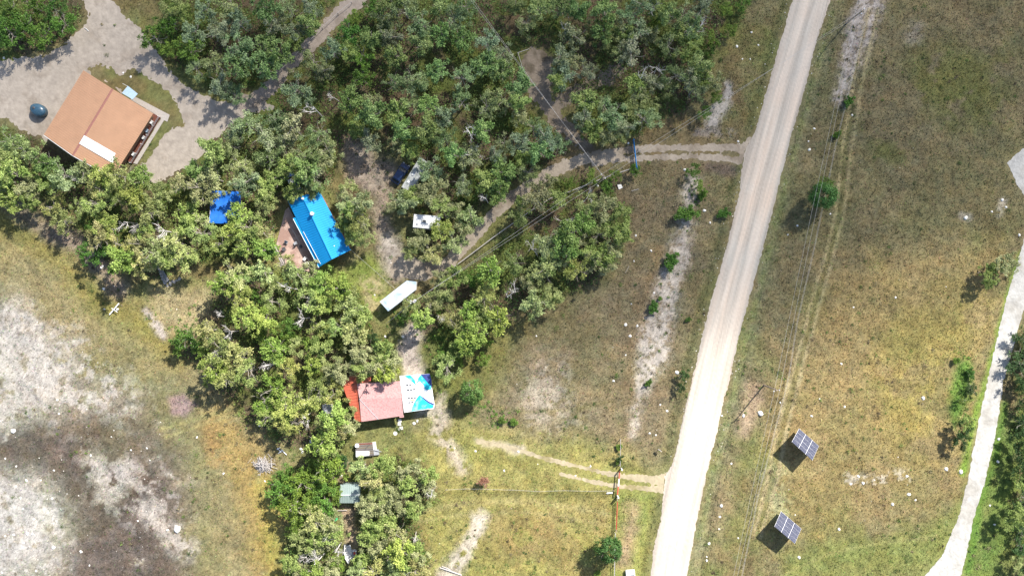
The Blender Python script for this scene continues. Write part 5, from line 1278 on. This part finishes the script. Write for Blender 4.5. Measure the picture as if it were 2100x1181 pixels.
# wooden crosses, bench, edging, brush, logs
t = thing('wooden_cross', tuple(G(235,640)), 'white painted timber cross lying in the grass below the wood', 'cross')
MB().tube([P(244,622,.6), P(224.5,645,.5)], .13, 4).build('long_beam', M_bright, t); MB().tube([P(229,632,.75), P(241,640,.7)], .08, 4).build('cross_beam', M_white, t)
loose(MB().lathe(G(241.5,634), [(.2, 0), (.22, .35), (.01, .4)], 12), 'white_pot', M_white, 'small white pot beside the lying white cross', 'pot')
t = thing('garden_bench', tuple(G(338,567)), 'long dark slatted bench behind a stone edging at the wood edge', 'bench')
a, b = P(331.5,555,.45), P(344.5,577,.45); d_ = (b-a).normalized(); s_ = Vector((d_.y, -d_.x, 0))
for k in (-.22, 0, .22): MB().box((a+b)/2+s_*k, ((b-a).length, .17, .05), math.atan2(d_.y, d_.x)).build('slat', M_grey, t)
for k in (.08, .92): p = a.lerp(b, k); MB().box((p.x, p.y, .2), (.12, .6, .42), math.atan2(d_.y, d_.x)).build('leg', M_dgrey, t)
MB().box((a+b)/2+s_*.36+Vector((0,0,.25)), ((b-a).length, .06, .3), math.atan2(d_.y, d_.x)).build('backrest', M_grey, t)
def rock(px, py, r_, label, group='boulders', asp=1.2, m=None, cat='boulder', nm='boulder'):
    rnd = random.Random(int(px*31+py*17)); p = G(px, py); bm_ = MB(); rows = 5; seg = 9; vs = []
    a0 = rnd.uniform(0, 6.28); A_ = [rnd.uniform(.75, 1.15) for _ in range(seg)]
    for i in range(rows+1):
        ph = math.pi*i/rows*.5
        for k in range(seg):
            th = 2*math.pi*k/seg; rr = r_*math.cos(ph)*A_[k]*rnd.uniform(.92, 1.06) if i < rows else .01
            x, y = rr*math.cos(th)*asp, rr*math.sin(th); vs.append(p+Vector((x*math.cos(a0)-y*math.sin(a0), x*math.sin(a0)+y*math.cos(a0), r_*.75*math.sin(ph)-.06)))
    fs = [(i*seg+k, i*seg+(k+1) % seg, (i+1)*seg+(k+1) % seg, (i+1)*seg+k) for i in range(rows) for k in range(seg)]+[tuple(range(seg-1, -1, -1)), tuple(rows*seg+k for k in range(seg))]
    bm_.add(vs, fs); o = bm_.build(nm, m or M_rock, None, False, 0, origin=p); tag(o, label, cat, group); return o
eg = [(323,548),(327,552),(329,559),(331.5,566),(334.5,573),(338,579),(343,586),(349,582),(356,578),(362,575),(368,572)]
for i, (px, py) in enumerate(eg):
    o = rock(px, py, .30+.06*(i % 3), None, 'edging stones round the bench', 1.4, M_conc, 'edging stone', 'edging_stone'); o['label'] = 'grey edging stone, %s along the edging from its top end' % (['first','second','third','fourth','fifth','sixth','seventh','eighth','ninth','tenth','eleventh'][i])
rnd = random.Random(5); mb = MB(); c = G(540, 954)
for k in range(170):
    a_ = rnd.uniform(0, 6.28); rr = abs(rnd.gauss(0, .75)); x, y = c.x+math.cos(a_)*rr*1.3, c.y+math.sin(a_)*rr; z_ = max(.05, .9-rr*.4)*rnd.random()+.05
    d_ = Vector((rnd.gauss(0, 1), rnd.gauss(0, 1), rnd.gauss(0, .25))).normalized()*rnd.uniform(.4, 1.3); p = Vector((x, y, z_+c.z)); mb.tube([p-d_, p+Vector((0, 0, .08)), p+d_], rnd.uniform(.02, .07), 4)
t = thing('brush_pile', tuple(c), 'heap of grey branches and timber at the edge of the lower wood', 'brush pile'); mb.build('branches', M_log, t)
t = thing('broken_lattice', tuple(G(577,925)), 'broken white timber frame lying near the brush pile', 'timber')
for a_, b_ in (((568,921),(575,917)),((569,918),(576,925)),((571,929),(577,924)),((577,921),(588,932)),((580,921),(576,927))): MB().tube([G(*a_)+Vector((0,0,.2)), G(*b_)+Vector((0,0,.2))], .08, 4).build('bar', M_bright, t)
for a_, b_, lab, r_ in (((902,1163),(947,1178),'long grey log lying on bare ground at the bottom edge',.14),((906,1160),(925,1168),'short grey log beside the long one at the bottom edge',.1),((1295,392),(1310,388),'short pale stick lying below the blue gate',.05),
                    ((174,58),(182,65),'white stick lying on the gravel yard',.06),((318,1040),(308,1060),'thin pale stick on the lake bed',.03),((1244,1011),(1256,1010),'white board lying left of the striped gate',.16),
                    ((1290,545),(1282,560),'thin fallen branch in the middle field',.03),((2005,560),(2012,556),'small pale stick by the right-hand bushes',.03)):
    loose(MB().tube([G(*a_)+Vector((0,0,.1)), (G(*a_)+G(*b_))/2+Vector((.05, .05, .14)), G(*b_)+Vector((0,0,.1))], r_, 6), 'log', M_log if 'white' not in lab else M_white, lab, 'log', 'fallen logs and sticks')
loose(MB().slab([G(1266,379)+Vector((0,0,.2)), G(1274,378)+Vector((0,0,.2)), G(1277,385)+Vector((0,0,.2)), G(1269,389)+Vector((0,0,.2))], .35), 'stone_slab', M_rock, 'flat square pale slab below the gate-side pole', 'slab')
ROCKS = [(363,1085,9),(27,883,6),(186,934,3),(109,1122,5),(54,985,3.5),(107,1022,3),(57,1093,4.5),(67,1094,3),(11,1099,3),(28,1096,3),(49,1112,2.5),(165,1131,3.5),(10,940,3),(33,956,3),(41,1021,2.6),(46,1043,2.6),(74,1170,3),(300,919,2.5),(307,944,2.5),(268,923,2.5),(118,820,3),(121,848,2.5),(228,896,2.5),(5,1173,3),(70,1064,3),(282,1068,2.5),(344,1086,3),(183,1159,2.5),(110,964,2.6),(83,985,2.2),(403,897,3),(458,971,3),(215,634,2.5),(213,592,4),(208,549,3),(211,546,3),
         (1560,848,7),(1480,852,3),(1525,852,4),(1893,816,5),(1940,961,5),(1970,967,6),(1863,1013,4.5),(1830,1033,4),(1876,1024,3),(1760,976,3.5),(1770,990,4),(1745,992,3.5),(1860,976,4),(1721,1085,3.5),(1639,1143,4),(1600,825,2.5),(1681,818,2.5),(1665,853,3),(1732,834,3.5),
         (1660,307,4),(1670,264,3),(1658,290,2.5),(1635,463,3),(1702,439,2.5),(1616,481,2.5),(1541,67,3),(1555,93,2.5),(1511,96,4),(1538,122,2.5),(1522,122,2.5),(1405,348,4),(1514,290,3),(1444,432,4),(1456,457,3),(1304,483,3),(1335,514,3),(1300,535,2.5),(1342,601,3),(1295,623,2.5),(1283,666,4.5),(1307,668,3.5),(1292,689,4),(1100,689,2.5),(1283,728,2.5),(1258,781,3),(1388,763,5),(1368,843,3.5),(1332,888,3),(1354,830,2.5),(1345,892,2.5),(1211,956,3),(1500,951,3),(1455,1115,4),(1480,1037,4.5),(1477,1060,3),(1450,1150,3),(1475,1085,3),(1514,1103,2.5),(1450,1142,2.5),
         (2091,482,3.5),(2056,410,4),(2035,434,3),(2063,425,3),(2040,1075,3),(2048,900,4),(2046,946,4),(2030,1036,3),(1725,746,3),(1750,630,2.5),(1836,610,3),(1980,447,5),(1748,236,3),(849,868,4.5),(856,863,3.5),(700,945+30,3),(637,905,4),(617,921,4),(620,927,3.5),(531,873,3),(543,986,2.5),(817,880,3),(1180,975,2.5),(1063,926,3),(975,925,3),(1034,965,3),(826,690,4),(790,690,3.5),(768,605,2.5),(8,119,3.5),(45,305,5),(42,280,3),(252,150,3),(268,158,3),(1226,381,3)]
RP = []
for px, py, r_ in ROCKS:
    o = rock(px, py, r_*PXM*.8, None, 'pale boulders lying in the open'); RP.append((o, ('large' if r_ > 4.6 else 'small' if r_ < 3 else 'medium')+' pale boulder', px, py))
PEND[:] = RP; LAND += [('top utility pole', 1750, 40), ('driveway mouth', 1530, 310), ('round roadside bush', 1684, 405), ('lying white cross', 238, 634)]
label_pending()
PY_END = 1
